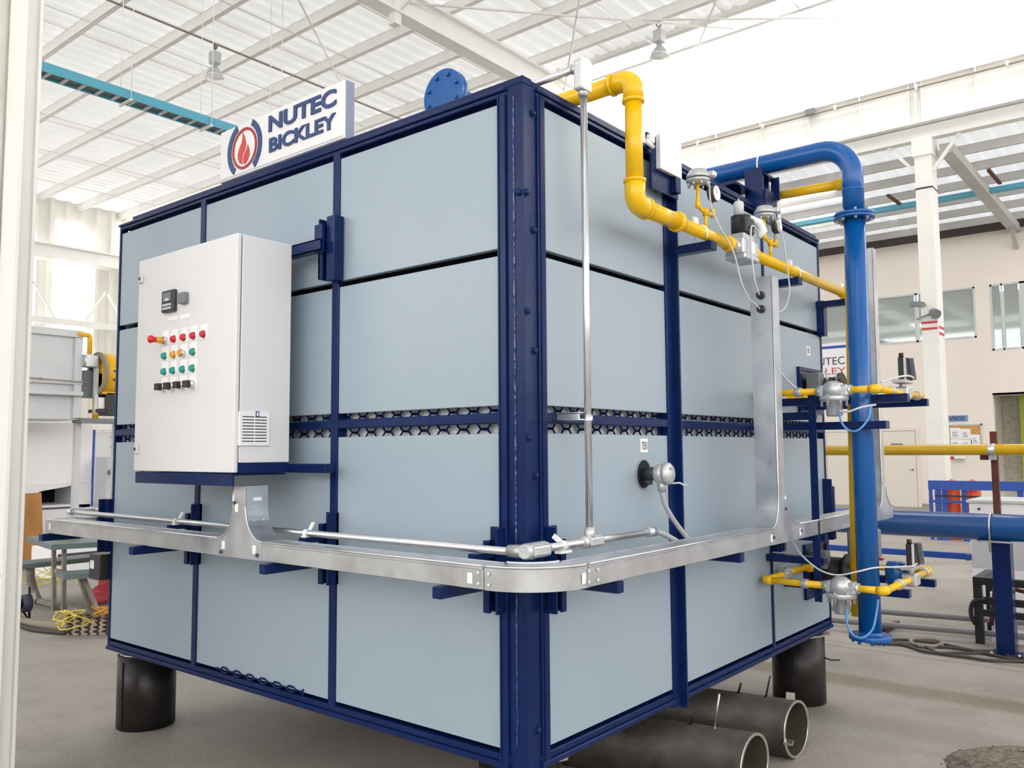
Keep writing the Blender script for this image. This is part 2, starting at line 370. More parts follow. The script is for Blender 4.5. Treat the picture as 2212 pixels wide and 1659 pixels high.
bx('skylight_sheet', (-6.3, 17.2, 7.69), (-4.4, 18.4, 7.70), sky_m, an, label='bright translucent sheet'); bx('skylight_sheet', (0.5, 16.5, 7.69), (3.5, 21.5, 7.70), sky_m, an, label='bright translucent sheet'); bx('skylight_sheet', (-13.5, 16.5, 7.69), (-10.5, 21.5, 7.70), sky_m, an, label='bright translucent sheet'); bx('skylight_sheet', (-6.9, 19.6, 7.69), (-4.4, 20.6, 7.70), sky_m, an, label='bright translucent sheet')  # the last three sheets are emitters added to brighten the annex
bx('cable_tray', (-14, 18.8, 7.36), (10, 19.0, 7.46), tray_m, an, label='light blue cable tray')
o = bx('trim_1', (-28, 22.9, 7.44), (16, 23.12, 7.72), darktrim_m); tag(o, 'dark trim along the top of the cream wall', 'trim', kind='structure')
# back wall with window, door and passage openings
YW = 23.13
wl = MB(); T0, T1 = YW, YW+0.2
wl.box((-28, T0, FZ), (-7.6, T1, 7.7)).box((-7.6, T0, 5.99), (16, T1, 7.7)).box((-7.6, T0, FZ), (-2.30, T1, 4.2)).box((-7.6, T0, 4.2), (-2.24, T1, 4.59)).box((-2.60, T0, 4.59), (-2.24, T1, 5.99)).box((-2.30, T0, 3.02), (16, T1, 4.2)).box((1.2, T0, FZ), (16, T1, 3.02)).box((0.4, T0, 4.2), (16, T1, 5.99))
o = wl.build('wall_back', cream_m); tag(o, 'cream back wall of the annex with offices', 'wall', kind='structure')
o = MB().box((-2.30, T1+0.9, FZ), (-1.35, T1+1.0, 3.4)).box((-2.32, T1, FZ), (-2.28, T1+1, 3.4)).box((-2.3, T0, 3.02), (1.2, T1+1, 3.06)).build('wall_passage', grey_m); tag(o, 'grey reveal beside the green passage wall', 'wall', kind='structure')
o = bx('wall_green', (-1.80, T1+0.6, FZ), (1.2, T1+0.7, 3.4), green_m); tag(o, 'green wall inside the passage opening', 'wall', kind='structure')
o = bx('wall_office', (-8, T1+2.4, 4.0), (1, T1+2.5, 6.2), office_m); tag(o, 'dim office wall behind the glass', 'wall', kind='structure')
def window(n, x0, x1, z0, z1, mull, label):
    t = thing('window_%d' % n, label, 'window', ((x0+x1)/2, YW, z0), kind='structure')
    f = MB()
    for a, b in (((x0, z0), (x1, z0+0.05)), ((x0, z1-0.05), (x1, z1)), ((x0, z0), (x0+0.05, z1)), ((x1-0.05, z0), (x1, z1))): f.box((a[0], YW-0.01, a[1]), (b[0], YW+0.07, b[1]))
    for mm in mull: f.box((mm[0], YW-0.01, z0), (mm[1], YW+0.07, z1))
    f.build('window_frame', ovengrey_m, t)
    xs = [x0]+[v for mm in mull for v in mm]+[x1]
    for a, b in zip(xs[::2], xs[1::2]): bx('pane', (a+0.03, YW+0.03, z0+0.03), (b-0.03, YW+0.045, z1-0.03), glass_m, t)
window(1, -7.55, -2.60, 4.59, 5.99, [(-5.9, -5.85), (-4.12, -4.06)], 'long office window behind the white column')
window(2, -2.24, 0.40, 4.20, 5.99, [(-1.98, -1.94), (-1.55, -1.28)], 'second office window with a wide grey mullion, above the green passage')
def door(n, x0, x1, z1, label, plate=True):
    t = thing('door_%d' % n, label, 'door', ((x0+x1)/2, YW, FZ), kind='structure')
    MB().box((x0-0.09, YW-0.04, FZ), (x0, YW, z1+0.09)).box((x1, YW-0.04, FZ), (x1+0.09, YW, z1+0.09)).box((x0, YW-0.04, z1), (x1, YW, z1+0.09)).build('door_frame', door_m, t)
    bx('door_leaf', (x0+0.015, YW-0.025, FZ), (x1-0.015, YW-0.003, z1-0.012), door_m, t)
    MB().cyl((x1-0.1, YW-0.03, 1.0), (x1-0.1, YW-0.09, 1.0), 0.02, n=8).box((x1-0.2, YW-0.09, 0.985), (x1-0.08, YW-0.075, 1.015)).build('door_handle', chrome_m, t)
    if plate: bx('door_plate', ((x0+x1)/2-0.2, YW-0.03, 1.66), ((x0+x1)/2+0.12, YW-0.026, 1.74), mid_m, t)
door(1, -5.19, -4.25, 2.10, 'cream office door with a small grey plate')
door(2, -6.75, -5.75, 2.10, 'cream door partly hidden by the blue standpipe', False)
o = bx('baseboard_back', (-28, YW-0.02, FZ), (-2.3, YW, FZ+0.1), grey_m); tag(o, 'grey base strip of the back wall', 'baseboard', kind='structure')
# closed sides of the hall behind and to the right of the view, with glowing bands added to light the kiln and roof
o = bx('wall_front', (-28, -16.3, FZ), (16.2, -16.0, 3.6), corr_m); tag(o, 'white corrugated wall behind the viewer', 'wall', kind='structure')
o = bx('window_20', (-28, -16.2, 3.6), (16.2, -16.1, 9.6), band_m); tag(o, 'long glowing band added as fill light behind the viewer', 'window', kind='structure')
o = bx('trim_2', (-28, -16.3, 9.6), (16.2, -16.0, 10.1), whitesteel_m); tag(o, 'white eave beam behind the viewer', 'trim', kind='structure')
o = bx('wall_right', (16.0, -16.3, FZ), (16.3, 23.3, 3.6), corr_m); tag(o, 'white corrugated side wall to the right of the view', 'wall', kind='structure')
o = bx('window_21', (16.1, -16.3, 3.6), (16.2, 23.3, 9.6), band_m); tag(o, 'long glowing band added as fill light to the right of the view', 'window', kind='structure')
o = bx('trim_3', (16.0, -16.3, 9.6), (16.3, 23.3, 10.1), whitesteel_m); tag(o, 'white eave beam to the right of the view', 'trim', kind='structure')
# far left corrugated wall with lit sheets
o = ribbed(-16.3, 23.3, 0.5, FZ, 10, -27.0, 0.12, 'y')
for v in o.bm.verts: pass
o = o.build('wall_left', corr_m); tag(o, 'white corrugated side wall at the far end of the hall', 'wall', kind='structure')
for n, (a, b, z0, z1) in enumerate(((9.3, 10.25, 3.9, 9.2), (7.7, 8.6, 4.0, 8.6), (6.0, 7.2, 8.2, 9.4), (11.3, 15, 8.5, 9.5), (3.5, 5.0, 2.5, 9.2), (-4, -1, 2.5, 9.2))):
    o = bx('window_%d' % (4+n), (-26.84, a, z0), (-26.8, b, z1), sky_m); tag(o, ['tall glowing sheet in the far left wall', 'narrower glowing sheet beside the white column of the far wall', 'short glowing sheet high in the far wall', 'wide glowing sheet under the far eave', 'glowing sheet hidden by the near column', 'glowing sheet beyond the near column'][n], 'window', kind='structure')
lg = thing('beam_far_girder', 'white girder across the far left wall', 'girder', (-26, 8, 8), kind='structure')
MB().box((-26.3, -8, 7.80), (-26.0, 15, 8.24)).box((-26.4, -8, 8.2), (-25.9, 15, 8.26)).box((-26.4, -8, 7.78), (-25.9, 15, 7.82)).build('girder_beam', whitesteel_m, lg)
MB().box((-26.5, -8, 5.75), (-26.3, 15, 5.95)).box((-26.5, -8, 4.6), (-26.3, 15, 4.75)).build('girt', whitesteel_m, lg)
for y0 in (7.6, 9.9): MB().obox((-26.2, y0, 5.9), (-26.2, y0+0.7, 7.0), 0.06, 0.06, (1, 0, 0)).obox((-26.2, y0+0.7, 7.0), (-26.2, y0+1.4, 5.9), 0.06, 0.06, (1, 0, 0)).build('web_brace', whitesteel_m, lg)
for y0, lb in ((8.0, 'white column of the far left wall'), (14.6, 'white corner column of the far left wall')):
    o = bx('column', (-26.7, y0-0.18, FZ), (-26.4, y0+0.18, 10), whitesteel_m); tag(o, lb, 'column', kind='structure')
# near column at the left edge
t = thing('column', 'chipped off-white steel column right at the edge of the view', 'column', (-2.4, -0.85, FZ), kind='structure')
MB().box((-2.42, -0.97, FZ), (-2.245, -0.955, 9.9)).box((-2.34, -0.955, FZ), (-2.325, -0.88, 9.9)).box((-2.44, -0.88, FZ), (-2.30, -0.865, 9.9)).build('shaft', whitesteel_m, t)
MB().box((-2.95, -1.01, FZ), (-2.44, -0.975, 9.9)).box((-2.70, -0.975, FZ), (-2.66, -0.8, 9.9)).build('cladding_plate', colpaint_m, t)
bx('base_plate', (-3.0, -1.1, FZ), (-2.2, -0.75, FZ+0.025), colpaint_m, t)
for z in (1.05, 0.78, 0.52): MB().cyl((-2.27, -0.974, z), (-2.27, -0.968, z), 0.008, n=8).build('bolt_hole', black_m, t)

# ------------------------------------------------------------------ the kiln
kiln = thing('kiln', 'large box kiln with pale blue steel panels in a navy frame', 'kiln', (-1.62, 1.64, 0.40))
bx('inner_shell', (-3.20, 0.085, 0.44), (-0.085, 3.22, 3.0), void_m, kiln)
bx('top_plate', (-3.2, 0.03, 3.0), (-0.03, 3.24, 3.03), navy_m, kiln)
rows = [(2.395, 2.979), (1.776, 2.366), (0.484, 1.668)]
lb = [(-3.222, -2.297), (-2.252, -1.142), (-1.094, -0.122)]
rb = [(0.133, 1.097), (1.205, 2.287), (2.313, 3.25)]
for z0, z1 in rows:
    for a, b in lb: bx('wall_panel', (a, 0.0, z0), (b, 0.03, z1), panel_m, kiln, 0.002)
    for a, b in rb: bx('wall_panel', (-0.03, a, z0), (0.0, b, z1), panel_m, kiln, 0.002)
bx('side_wall', (-3.235, 0.04, 0.45), (-3.2, 3.24, 3.0), panel_m, kiln); bx('rear_wall', (-3.2, 3.22, 0.45), (-0.04, 3.255, 3.0), panel_m, kiln)
# corner posts and the flanges beside the near one
MB().box((-0.085, 0.0, 0.34), (0.0, 0.085, 3.037), 0.005, 2).build('corner_post', navy_m, kiln)
MB().box((-0.122, -0.014, 0.42), (-0.083, 0.03, 3.01), 0.004).box((-0.116, -0.018, 0.42), (-0.110, -0.01, 3.01)).build('post_flange', navy_m, kiln)
MB().box((-0.03, 0.085, 0.42), (0.010, 0.133, 3.01), 0.004).box((0.008, 0.092, 0.42), (0.015, 0.098, 3.01)).build('post_flange', navy_m, kiln)
MB().box((-3.245, -0.006, 0.42), (-3.222, 0.04, 3.01), 0.003).build('edge_post', navy_m, kiln)
MB().box((-0.04, 3.25, 0.42), (0.006, 3.273, 3.01), 0.003).build('edge_post', navy_m, kiln)
wb_ = []; rr_ = []
z = 0.5
while z < 3.0:
    wb_.append((-0.046+random.uniform(-0.0015, 0.0015), -0.001, z)); rr_.append(random.choice((0.0025, 0.0062, 0.0055))); z += 0.009
MB().tube(wb_, rr_, n=6).build('weld_bead', weld_m, kiln)
# stiles
MB().box((-2.297, -0.008, 0.45), (-2.252, 0.05, 3.01), 0.003).build('stile', navy_m, kiln)
MB().box((-1.142, -0.008, 0.45), (-1.094, 0.05, 3.01), 0.003).build('stile', navy_m, kiln)
MB().box((-0.05, 1.097, 0.40), (0.008, 1.205, 3.01), 0.002).box((0.0, 1.160, 0.39), (0.042, 1.172, 3.01), 0.002).build('stile', navy_m, kiln)
MB().box((-0.05, 2.287, 0.45), (0.008, 2.313, 3.01), 0.003).build('stile', navy_m, kiln)
# rails
MB().box((-3.245, -0.016, 3.022), (-0.08, 0.04, 3.037), 0.003).box((-3.245, -0.006, 3.004), (-0.08, 0.04, 3.022), 0.003).build('top_rail', navy_m, kiln)
MB().box((-0.04, 0.08, 3.022), (0.014, 3.273, 3.037), 0.003).box((-0.04, 0.08, 3.004), (0.006, 3.273, 3.022), 0.003).build('top_rail', navy_m, kiln)
MB().box((-3.10, 0.002, 3.037), (0.0, 0.06, 3.068), 0.003).box((-0.06, 0.06, 3.037), (-0.002, 3.25, 3.064), 0.003).build('cap_beam', navy_m, kiln)
MB().box((-3.245, -0.016, 0.418), (-0.08, 0.06, 0.440), 0.003).box((-3.245, -0.004, 0.440), (-0.08, 0.05, 0.466), 0.003).build('bottom_rail', navy_m, kiln)
MB().box((-0.06, 0.08, 0.418), (0.016, 3.273, 0.440), 0.003).box((-0.05, 0.08, 0.440), (0.004, 3.273, 0.466), 0.003).build('bottom_rail', navy_m, kiln)
bx('floor_plate', (-3.22, 0.05, 0.40), (-0.05, 3.25, 0.44), steel_m, kiln)
xs = [(-3.222, -2.297), (-2.252, -1.142), (-1.094, -0.122)]
for a, b in xs: MB().box((a, -0.006, 1.706), (b, 0.03, 1.748), 0.005).build('middle_rail', navy_m, kiln)
for a, b in rb: MB().box((-0.03, a, 1.706), (0.006, b, 1.748), 0.005).build('middle_rail', navy_m, kiln)
# wool and expanded mesh in the open joint
bx('wool_strip', (-3.2, 0.055, 1.63), (-0.08, 0.08, 1.80), wool_m, kiln); bx('wool_strip', (-0.08, 0.08, 1.63), (-0.055, 3.2, 1.80), wool_m, kiln)
def mesh_rows(z0, nrow, a, b, fn, p=0.112, h=0.024):
    m = MB()
    for r in range(nrow+1):
        zc = z0+r*2*h; pts1 = []; x = a; k = 0
        seq = [(0, 0), (0.3, 0), (0.5, 1), (0.8, 1)]
        for s in (1, -1):
            pts = []; x = a+(0.5*p if False else 0)
            while x < b:
                for fx, fz in seq:
                    if x+fx*p <= b: pts.append(fn(x+fx*p, zc+s*(h*fz)))
                x += p
            if len(pts) > 1: m.tube(pts, 0.0055, n=4, smooth=False, caps=False)
    return m
for a, b in xs: mesh_rows(1.664, 2, a, b, lambda x, z: (x, 0.036, z)).build('expanded_mesh', navy_m, kiln, kind='stuff')
for a, b in rb: mesh_rows(1.664, 2, a, b, lambda x, z: (-0.036, x, z)).build('expanded_mesh', navy_m, kiln, kind='stuff')
mesh_rows(0.486, 0, -2.05, -1.30, lambda x, z: (x, -0.004, z), h=0.012).build('expanded_mesh', navy_m, kiln, kind='stuff')
# post bolts
pb = MB().lathe([(0, 0.014), (0.009, 0.013), (0.013, 0.009), (0.0135, 0), (0, 0)], (0.0, 0.062, 2.46), (1, 0, 0), 10).lathe([(0.019, 0.0), (0.019, 0.003), (0, 0.003)], (0, 0.062, 2.46), (1, 0, 0), 10).build('bolt', navy_m, kiln)
for z in (2.93, 1.985, 1.505, 0.56): dup(pb, (0, 0, z-2.46))
pb2 = MB().lathe([(0, 0.014), (0.009, 0.013), (0.013, 0.009), (0.0135, 0), (0, 0)], (-0.02, 0.0, 2.60), (0, -1, 0), 10).build('bolt', navy_m, kiln)
dup(pb, (0, -0.045, 2.60-2.46)); dup(pb, (0, -0.045, 2.135-2.46)); dup(pb, (0, -0.04, 1.65-2.46))
# brackets and arms that carry the trunking
def bracket(x, y, side, z0=1.005, z1=1.325):
    m = MB()
    if side == 'L': m.box((x, -0.012, z0), (x+0.075, 0.0, z1)).box((x+0.065, -0.06, z0), (x+0.075, 0.0, z1)).box((x, -0.055, z0), (x+0.03, -0.045, z1-0.05)).box((x, -0.05, z0), (x+0.012, 0, z1-0.05))
    else: m.box((0.0, y, z0), (0.012, y+0.075, z1)).box((0, y, z0), (0.06, y+0.01, z1)).box((0.045, y+0.045, z0), (0.055, y+0.075, z1-0.05)).box((0, y+0.063, z0), (0.05, y+0.075, z1-0.05))
    m.build('mounting_bracket', navy_m, kiln)
bracket(-2.305, 0, 'L'); bracket(-1.160, 0, 'L'); bracket(-0.165, 0, 'L', 0.99, 1.31); bracket(0, 0.105, 'R', 0.985, 1.31); bracket(0, 2.32, 'R'); bracket(0, 3.2, 'R', 1.0, 1.40)
MB().box((-3.30, -0.03, 1.0), (-3.245, 0.05, 1.32)).box((-3.30, -0.06, 1.0), (-3.29, 0.0, 1.32)).build('mounting_bracket', navy_m, kiln)
def arm(a, b): MB().box(a, b, 0.003).build('support_arm', navy_m, kiln)
for xc, e in ((-2.275, -0.365), (-1.14, -0.365), (-0.125, -0.350)):
    arm((xc-0.022, e, 1.085), (xc+0.022, -0.005, 1.127)); arm((xc-0.02, -0.165, 1.198), (xc+0.02, -0.01, 1.222))
for yc in (0.14, 1.185, 2.30, 3.2): arm((0.005, yc-0.022, 1.085), (0.325, yc+0.022, 1.127))
arm((-3.41, -0.355, 1.085), (-3.36, 0.2, 1.127))
# cabinet carrier
MB().box((-2.205, -0.388, 1.452), (-1.338, -0.378, 1.508), 0.002).box((-2.20, -0.378, 1.498), (-1.342, -0.11, 1.506)).build('cabinet_shelf', navy_m, kiln)
for x in (-2.205, -1.372): MB().box((x, -0.368, 1.508), (x+0.045, -0.10, 1.553), 0.003).build('cabinet_runner', navy_m, kiln)
MB().box((-2.35, -0.10, 1.506), (-1.06, -0.055, 1.548), 0.003).box((-1.13, -0.055, 1.508), (-1.10, -0.005, 1.546)).box((-2.29, -0.055, 1.508), (-2.26, -0.005, 1.546)).build('cabinet_beam', navy_m, kiln)
MB().box((-2.30, -0.10, 2.528), (-1.115, -0.094, 2.582)).box((-2.30, -0.10, 2.576), (-1.115, -0.055, 2.582)).box((-2.30, -0.10, 2.528), (-1.115, -0.055, 2.534)).build('cabinet_channel', navy_m, kiln)
MB().box((-1.165, -0.07, 2.40), (-1.155, -0.005, 2.685)).box((-1.165, -0.07, 2.40), (-1.135, -0.062, 2.66)).box((-1.118, -0.06, 2.39), (-1.06, -0.008, 2.692)).build('mounting_bracket', navy_m, kiln)
MB().box((-1.175, -0.085, 2.52), (-1.12, -0.07, 2.655)).build('clip_plate', navy_m, kiln)
# burner post, arms and plates on the right-hand side
MB().box((0.295, 2.165, 0.77), (0.303, 2.215, 1.905)).box((0.303, 2.165, 0.77), (0.335, 2.173, 1.905)).build('burner_post', navy_m, kiln)
MB().box((0.0, 2.225, 1.706), (0.685, 2.30, 1.748), 0.004).build('support_arm', navy_m, kiln)
MB().box((0.0, 2.225, 1.765), (0.30, 2.29, 1.808), 0.004).build('support_arm', navy_m, kiln)
MB().box((0.0, 2.225, 0.96), (0.33, 2.29, 1.0), 0.004).build('support_arm', navy_m, kiln)
for yy, ln, z in ((2.34, 0.775, 1.872), (2.95, 0.73, 1.872), (2.50, 0.70, 0.806), (2.98, 0.72, 0.806)):
    arm((0.0, yy-0.025, z-0.022), (ln, yy+0.025, z+0.022))
for z0, z1 in ((1.83, 2.125), (0.66, 1.0)):
    f = MB()
    for a, b in (((2.80, z0), (3.22, z0+0.04)), ((2.80, z1-0.02), (3.22, z1)), ((2.80, z0+0.04), (2.84, z1-0.02)), ((3.18, z0+0.04), (3.22, z1-0.02))): f.box((0.0, a[0], a[1]), (0.02, b[0], b[1]))
    f.build('burner_frame', navy_m, kiln); bx('burner_recess', (0.0, 2.84, z0+0.04), (0.006, 3.18, z1-0.02), black_m, kiln)
    MB().cyl((0.006, 3.0, (z0+z1)/2), (0.20, 3.0, (z0+z1)/2), 0.085, n=18).cyl((0.20, 3.0, (z0+z1)/2), (0.22, 3.0, (z0+z1)/2), 0.11, n=18).build('burner', steel_m, kiln); MB().box((0.03, 2.87, z1-0.15), (0.12, 2.96, z1-0.04), 0.006).build('burner_box', mid_m, kiln)
MB().lathe([(0, 0.002), (0.066, 0.002), (0.066, 0.0)], (0, 0.867, 1.490), (1, 0, 0), 28).build('port_hole', void_m, kiln)
MB().lathe([(0.066, 0), (0.070, 0.003), (0.066, 0.006), (0.064, 0.0)], (0, 0.867, 1.490), (1, 0, 0), 28).build('port_rim', panel_m, kiln)
pc = bx('tag_plate', (0.0, 0.845, 1.590), (0.002, 0.908, 1.652), label_m, kiln, label='small white tag reading TE01')
lettering('TE01', (0.0021, 0.852, 1.602), (0, 1, 0), (0, 0, 1), 0.05, 0.036, ink_m, kiln, ext=0.001, bold=0.0)
bx('tag_plate', (0.0, 2.99, 2.215), (0.002, 3.05, 2.275), label_m, kiln, label='small white tag'); lettering('BI', (0.0021, 3.003, 2.228), (0, 1, 0), (0, 0, 1), 0.03, 0.035, ink_m, kiln, ext=0.001, bold=0)
# gas main brackets
for yy in (1.185, 2.31, 3.22):
    MB().box((0.0, yy-0.03, 2.552), (0.225, yy+0.03, 2.594), 0.003).build('support_arm', navy_m, kiln)
MB().box((0.0, 3.20, 2.36), (0.05, 3.26, 2.60)).build('mounting_bracket', navy_m, kiln)
# blower-pipe saddle and plates on the top rim
MB().box((-0.06, 2.22, 3.05), (0.05, 2.24, 3.27)).box((-0.06, 2.22, 3.03), (0.06, 2.40, 3.05)).box((0.055, 2.24, 2.93), (0.065, 2.40, 3.14), 0.002).box((-0.04, 2.38, 3.05), (0.02, 2.40, 3.25)).obox((0.06, 2.39, 3.1), (0.06, 2.39, 3.24), 0.012, 0.05, (1, 0, 0)).box((-0.06, 2.24, 3.226), (0.06, 2.40, 3.240)).build('pipe_saddle', navy_m, kiln)
MB().box((-0.30, 2.00, 3.06), (-0.02, 2.24, 3.075)).box((-0.30, 2.0, 3.13), (-0.02, 2.24, 3.145)).box((-0.2, 2.02, 3.075), (-0.185, 2.2, 3.13)).box((-0.1, 2.05, 3.075), (-0.085, 2.22, 3.13)).build('saddle_bracket', navy_m, kiln)
MB().prism([(0.91, 2.825), (1.165, 2.825), (1.165, 3.075), (0.875, 3.085), (0.875, 3.0), (0.91, 2.985)], (0.050, 0, 0), (0, 1, 0), (0, 0, 1), 0.012).box((0.014, 1.0, 2.83), (0.04, 1.02, 3.0)).build('box_plate', navy_m, kiln)

# support pedestals
def pedestal(c, label, lip):
    t = thing('pipe_pedestal', label, 'pedestal', (c[0], c[1], FZ), 'steel pipe pedestals under the kiln')
    MB().lathe([(0.150, 0.0), (0.168, 0.0), (0.168, 0.425), (0.150, 0.425), (0.150, 0.0)], (c[0], c[1], FZ), (0, 0, 1), 40).build('pipe_stub', steel_m, t)
    p = MB().lathe([(0, 0), (0.155, 0), (0.155, 0.012), (0, 0.012)], (c[0], c[1], FZ+0.425), (0, 0, 1), 30)
    p.prism([(-0.28, -0.06), (-0.10, -0.13), (0.1, -0.13), (0.1, 0.13), (-0.12, 0.12), (-0.26, 0.04)] if lip == 'L' else [(-0.1, -0.12), (0.12, -0.12), (0.20, 0.05), (0.10, 0.25), (-0.1, 0.2)], (c[0], c[1], FZ+0.437), (1, 0, 0), (0, 1, 0), 0.010)
    p.build('shim_plate', bright_m, t)
    s = MB()
    s.box((c[0]+0.03, c[1]-0.171, FZ+0.02), (c[0]+0.034, c[1]-0.166, FZ+0.40)) if lip == 'L' else s.tube([(c[0]+0.16, c[1]+0.02, 0.25), (c[0]+0.20, c[1]+0.04, 0.235), (c[0]+0.25, c[1]+0.06, 0.24)], 0.005, n=6)
    s.build('weld_seam', steel_m, t)
pedestal((-3.10, 0.175), 'dark steel pipe pedestal with a bright shim plate, under the cabinet side of the kiln', 'L')
pedestal((-0.16, 3.09), 'dark steel pipe pedestal under the far corner, behind the loose pipes', 'R')
pedestal((-0.22, 0.23), 'dark steel pipe pedestal under the near corner post', 'N')

# ------------------------------------------------------------------ control cabinet
cab = thing('control_cabinet', 'light grey electrical control cabinet with rows of coloured buttons, on the kiln', 'cabinet', (-1.77, -0.25, 1.515))
MB().box((-2.213, -0.366, 1.555), (-1.325, -0.10, 2.585), 0.004, 2).build('body', cab_m, cab)
bx('seal', (-2.205, -0.371, 1.556), (-1.332, -0.365, 2.578), black_m, cab)
dr = MB().box((-2.217, -0.392, 1.512), (-1.325, -0.371, 2.587), 0.004, 2).build('door', cab_m, cab)
def D(m, name, mt, label=None): return m.build(name, mt, dr, label)
YF = -0.392
for z in (2.491, 1.622):
    D(MB().box((-2.202, YF-0.010, z-0.024), (-2.165, YF, z+0.024), 0.004), 'lock', keys_m)
    D(MB().cyl((-2.190, YF-0.0125, z), (-2.190, YF-0.009, z), 0.008, n=10), 'lock_slot', black_m)
D(MB().box((-1.945, YF-0.022, 2.285), (-1.832, YF, 2.393), 0.006, 2), 'controller', gauge_m)
D(MB().box((-1.925, YF-0.025, 2.337), (-1.852, YF-0.02, 2.380)), 'display', mid_m)
for r in range(2):
    for c in range(4): D(MB().box((-1.925+c*0.020, YF-0.026, 2.297+r*0.017), (-1.911+c*0.020, YF-0.021, 2.308+r*0.017)), 'key', keys_m)
D(MB().box((-1.905, YF-0.0255, 2.339), (-1.870, YF-0.024, 2.352)), 'display_text', keys_m)
D(MB().box((-1.787, YF-0.026, 2.312), (-1.728, YF, 2.366), 0.004), 'alarm_module', mid_m)
D(MB().box((-1.915, YF-0.002, 2.243), (-1.825, YF, 2.262)), 'name_strip', label_m); D(MB().box((-1.80, YF-0.002, 2.243), (-1.71, YF, 2.262)), 'name_strip', label_m)
BX = [-1.930, -1.847, -1.758, -1.672, -1.585]; BZ = [2.150, 2.074, 1.997, 1.921]
cap_mesh = {}
plate0 = None
for r, z in enumerate(BZ):
    for c, x in enumerate(BX):
        if c == 4 and r > 0: continue
        if plate0 is None: plate0 = D(MB().box((x-0.030, YF-0.002, z-0.022), (x+0.028, YF, z+0.048)), 'legend_plate', label_m); p0 = (x, z)
        else: dup(plate0, (x-p0[0], 0, z-p0[1]))
        kind = {0: 'red', 1: ['teal', 'amber', 'lamp', 'teal'][c % 4], 2: 'teal', 3: 'key'}[r]
        if r == 0 and c == 0: kind = 'stop'
        xx = x
        if kind in ('red', 'teal', 'amber'):
            D(MB().cyl((xx, YF-0.006, z), (xx, YF, z), 0.0195, n=18), 'button_bezel', chrome_m)
            D(MB().lathe([(0, 0.020), (0.012, 0.020), (0.0165, 0.014), (0.0165, 0.004), (0, 0.004)], (xx, YF, z), (0, -1, 0), 18), 'push_button', {'red': red_m, 'teal': teal_m, 'amber': amber_m}[kind])
        elif kind == 'lamp':
            D(MB().cyl((xx, YF-0.022, z), (xx, YF, z), 0.0185, 0.017, n=18), 'button_bezel', chrome_m); D(MB().cyl((xx, YF-0.030, z), (xx, YF-0.02, z), 0.015, n=16), 'push_button', amber_m, 'amber pilot lamp')
        elif kind == 'key':
            D(MB().cyl((xx, YF-0.024, z), (xx, YF, z), 0.0195, n=18), 'button_bezel', chrome_m)
            D(MB().box((xx-0.0165, YF-0.048, z-0.0165), (xx+0.0165, YF-0.024, z+0.0165), 0.003), 'selector_knob', black_m)
        else:
            D(MB().cyl((xx, YF-0.018, z), (xx, YF, z), 0.0195, n=18), 'button_bezel', chrome_m)
            D(MB().cyl((xx, YF-0.055, z), (xx, YF-0.018, z), 0.014, 0.016, n=18), 'stop_collar', amber_m, 'yellow collar of the emergency stop')
            D(MB().lathe([(0, 0.092), (0.014, 0.089), (0.0195, 0.081), (0.018, 0.070), (0.011, 0.055), (0, 0.055)], (xx, YF, z), (0, -1, 0), 20), 'stop_button', red_m, 'red mushroom emergency stop')
XS = -1.325
vg = MB().box((XS, -0.375, 1.630), (XS+0.010, -0.215, 1.783), 0.003).build('vent_grille', white_m, cab)
for i in range(9):
    zz = 1.760-i*0.0137
    for a, b in ((-0.358, -0.298), (-0.293, -0.232)): bx('vent_slot', (XS+0.0095, a, zz-0.0022), (XS+0.0105, b, zz+0.0022), black_m, vg)
MB().box((XS+0.009, -0.291, 1.760), (XS+0.012, -0.273, 1.785)).build('blue_clip', signblue_m, vg)
bx('blue_clip_window', (XS+0.0118, -0.287, 1.765), (XS+0.0125, -0.277, 1.780), label_m, vg)

# ------------------------------------------------------------------ name sign on the top edge
sg = thing('name_sign', 'white box sign with red flame logo standing on the top edge of the kiln', 'sign', (-1.58, 0.03, 3.069))
MB().box((-2.115, 0.0, 3.069), (-1.062, 0.055, 3.358), 0.004).build('sign_case', signedge_m, sg)
MB().box((-2.113, -0.006, 3.073), (-1.064, 0.002, 3.355), 0.002).build('sign_face', signw_m, sg)
bx('sign_ledge', (-2.11, -0.009, 3.082), (-1.075, -0.005, 3.088), keys_m, sg)
lettering('NUTEC', (-1.662, -0.0065, 3.245), (1, 0, 0), (0, 0, 1), 0.54, 0.086, signblue_m, sg, ext=0.006, bold=0.03)
lettering('BICKLEY', (-1.655, -0.0065, 3.135), (1, 0, 0), (0, 0, 1), 0.53, 0.076, signblue_m, sg, ext=0.006, bold=0.03)
lc = Vector((-1.880, -0.0065, 3.214))
def arcpoly(r0, r1, a0, a1, n=24, sq=1.0):
    P = [(r1*math.cos(math.radians(a0+(a1-a0)*i/n)), r1*math.sin(math.radians(a0+(a1-a0)*i/n))) for i in range(n+1)]
    Q = [(r0*math.cos(math.radians(a0+(a1-a0)*i/n)), r0*math.sin(math.radians(a0+(a1-a0)*i/n))) for i in range(n+1)]
    return P+Q[::-1]
def strip(poly_o, poly_i, name, m, th=0.004):
    b = MB(); n = len(poly_o)
    for i in range(n-1):
        b.prism([poly_o[i], poly_o[i+1], poly_i[i+1], poly_i[i]], lc-Vector((0, th, 0)), (1, 0, 0), (0, 0, 1), th)
    return b.build(name, m, sg)
def ring(r0, r1, a0, a1, name, m, n=40, off=(0, 0)):
    O = [(off[0]+r1*math.cos(math.radians(a0+(a1-a0)*i/n)), off[1]+r1*math.sin(math.radians(a0+(a1-a0)*i/n))) for i in range(n+1)]
    I = [(off[0]+r0*math.cos(math.radians(a0+(a1-a0)*i/n)), off[1]+r0*math.sin(math.radians(a0+(a1-a0)*i/n))) for i in range(n+1)]
    return strip(O, I, name, m)
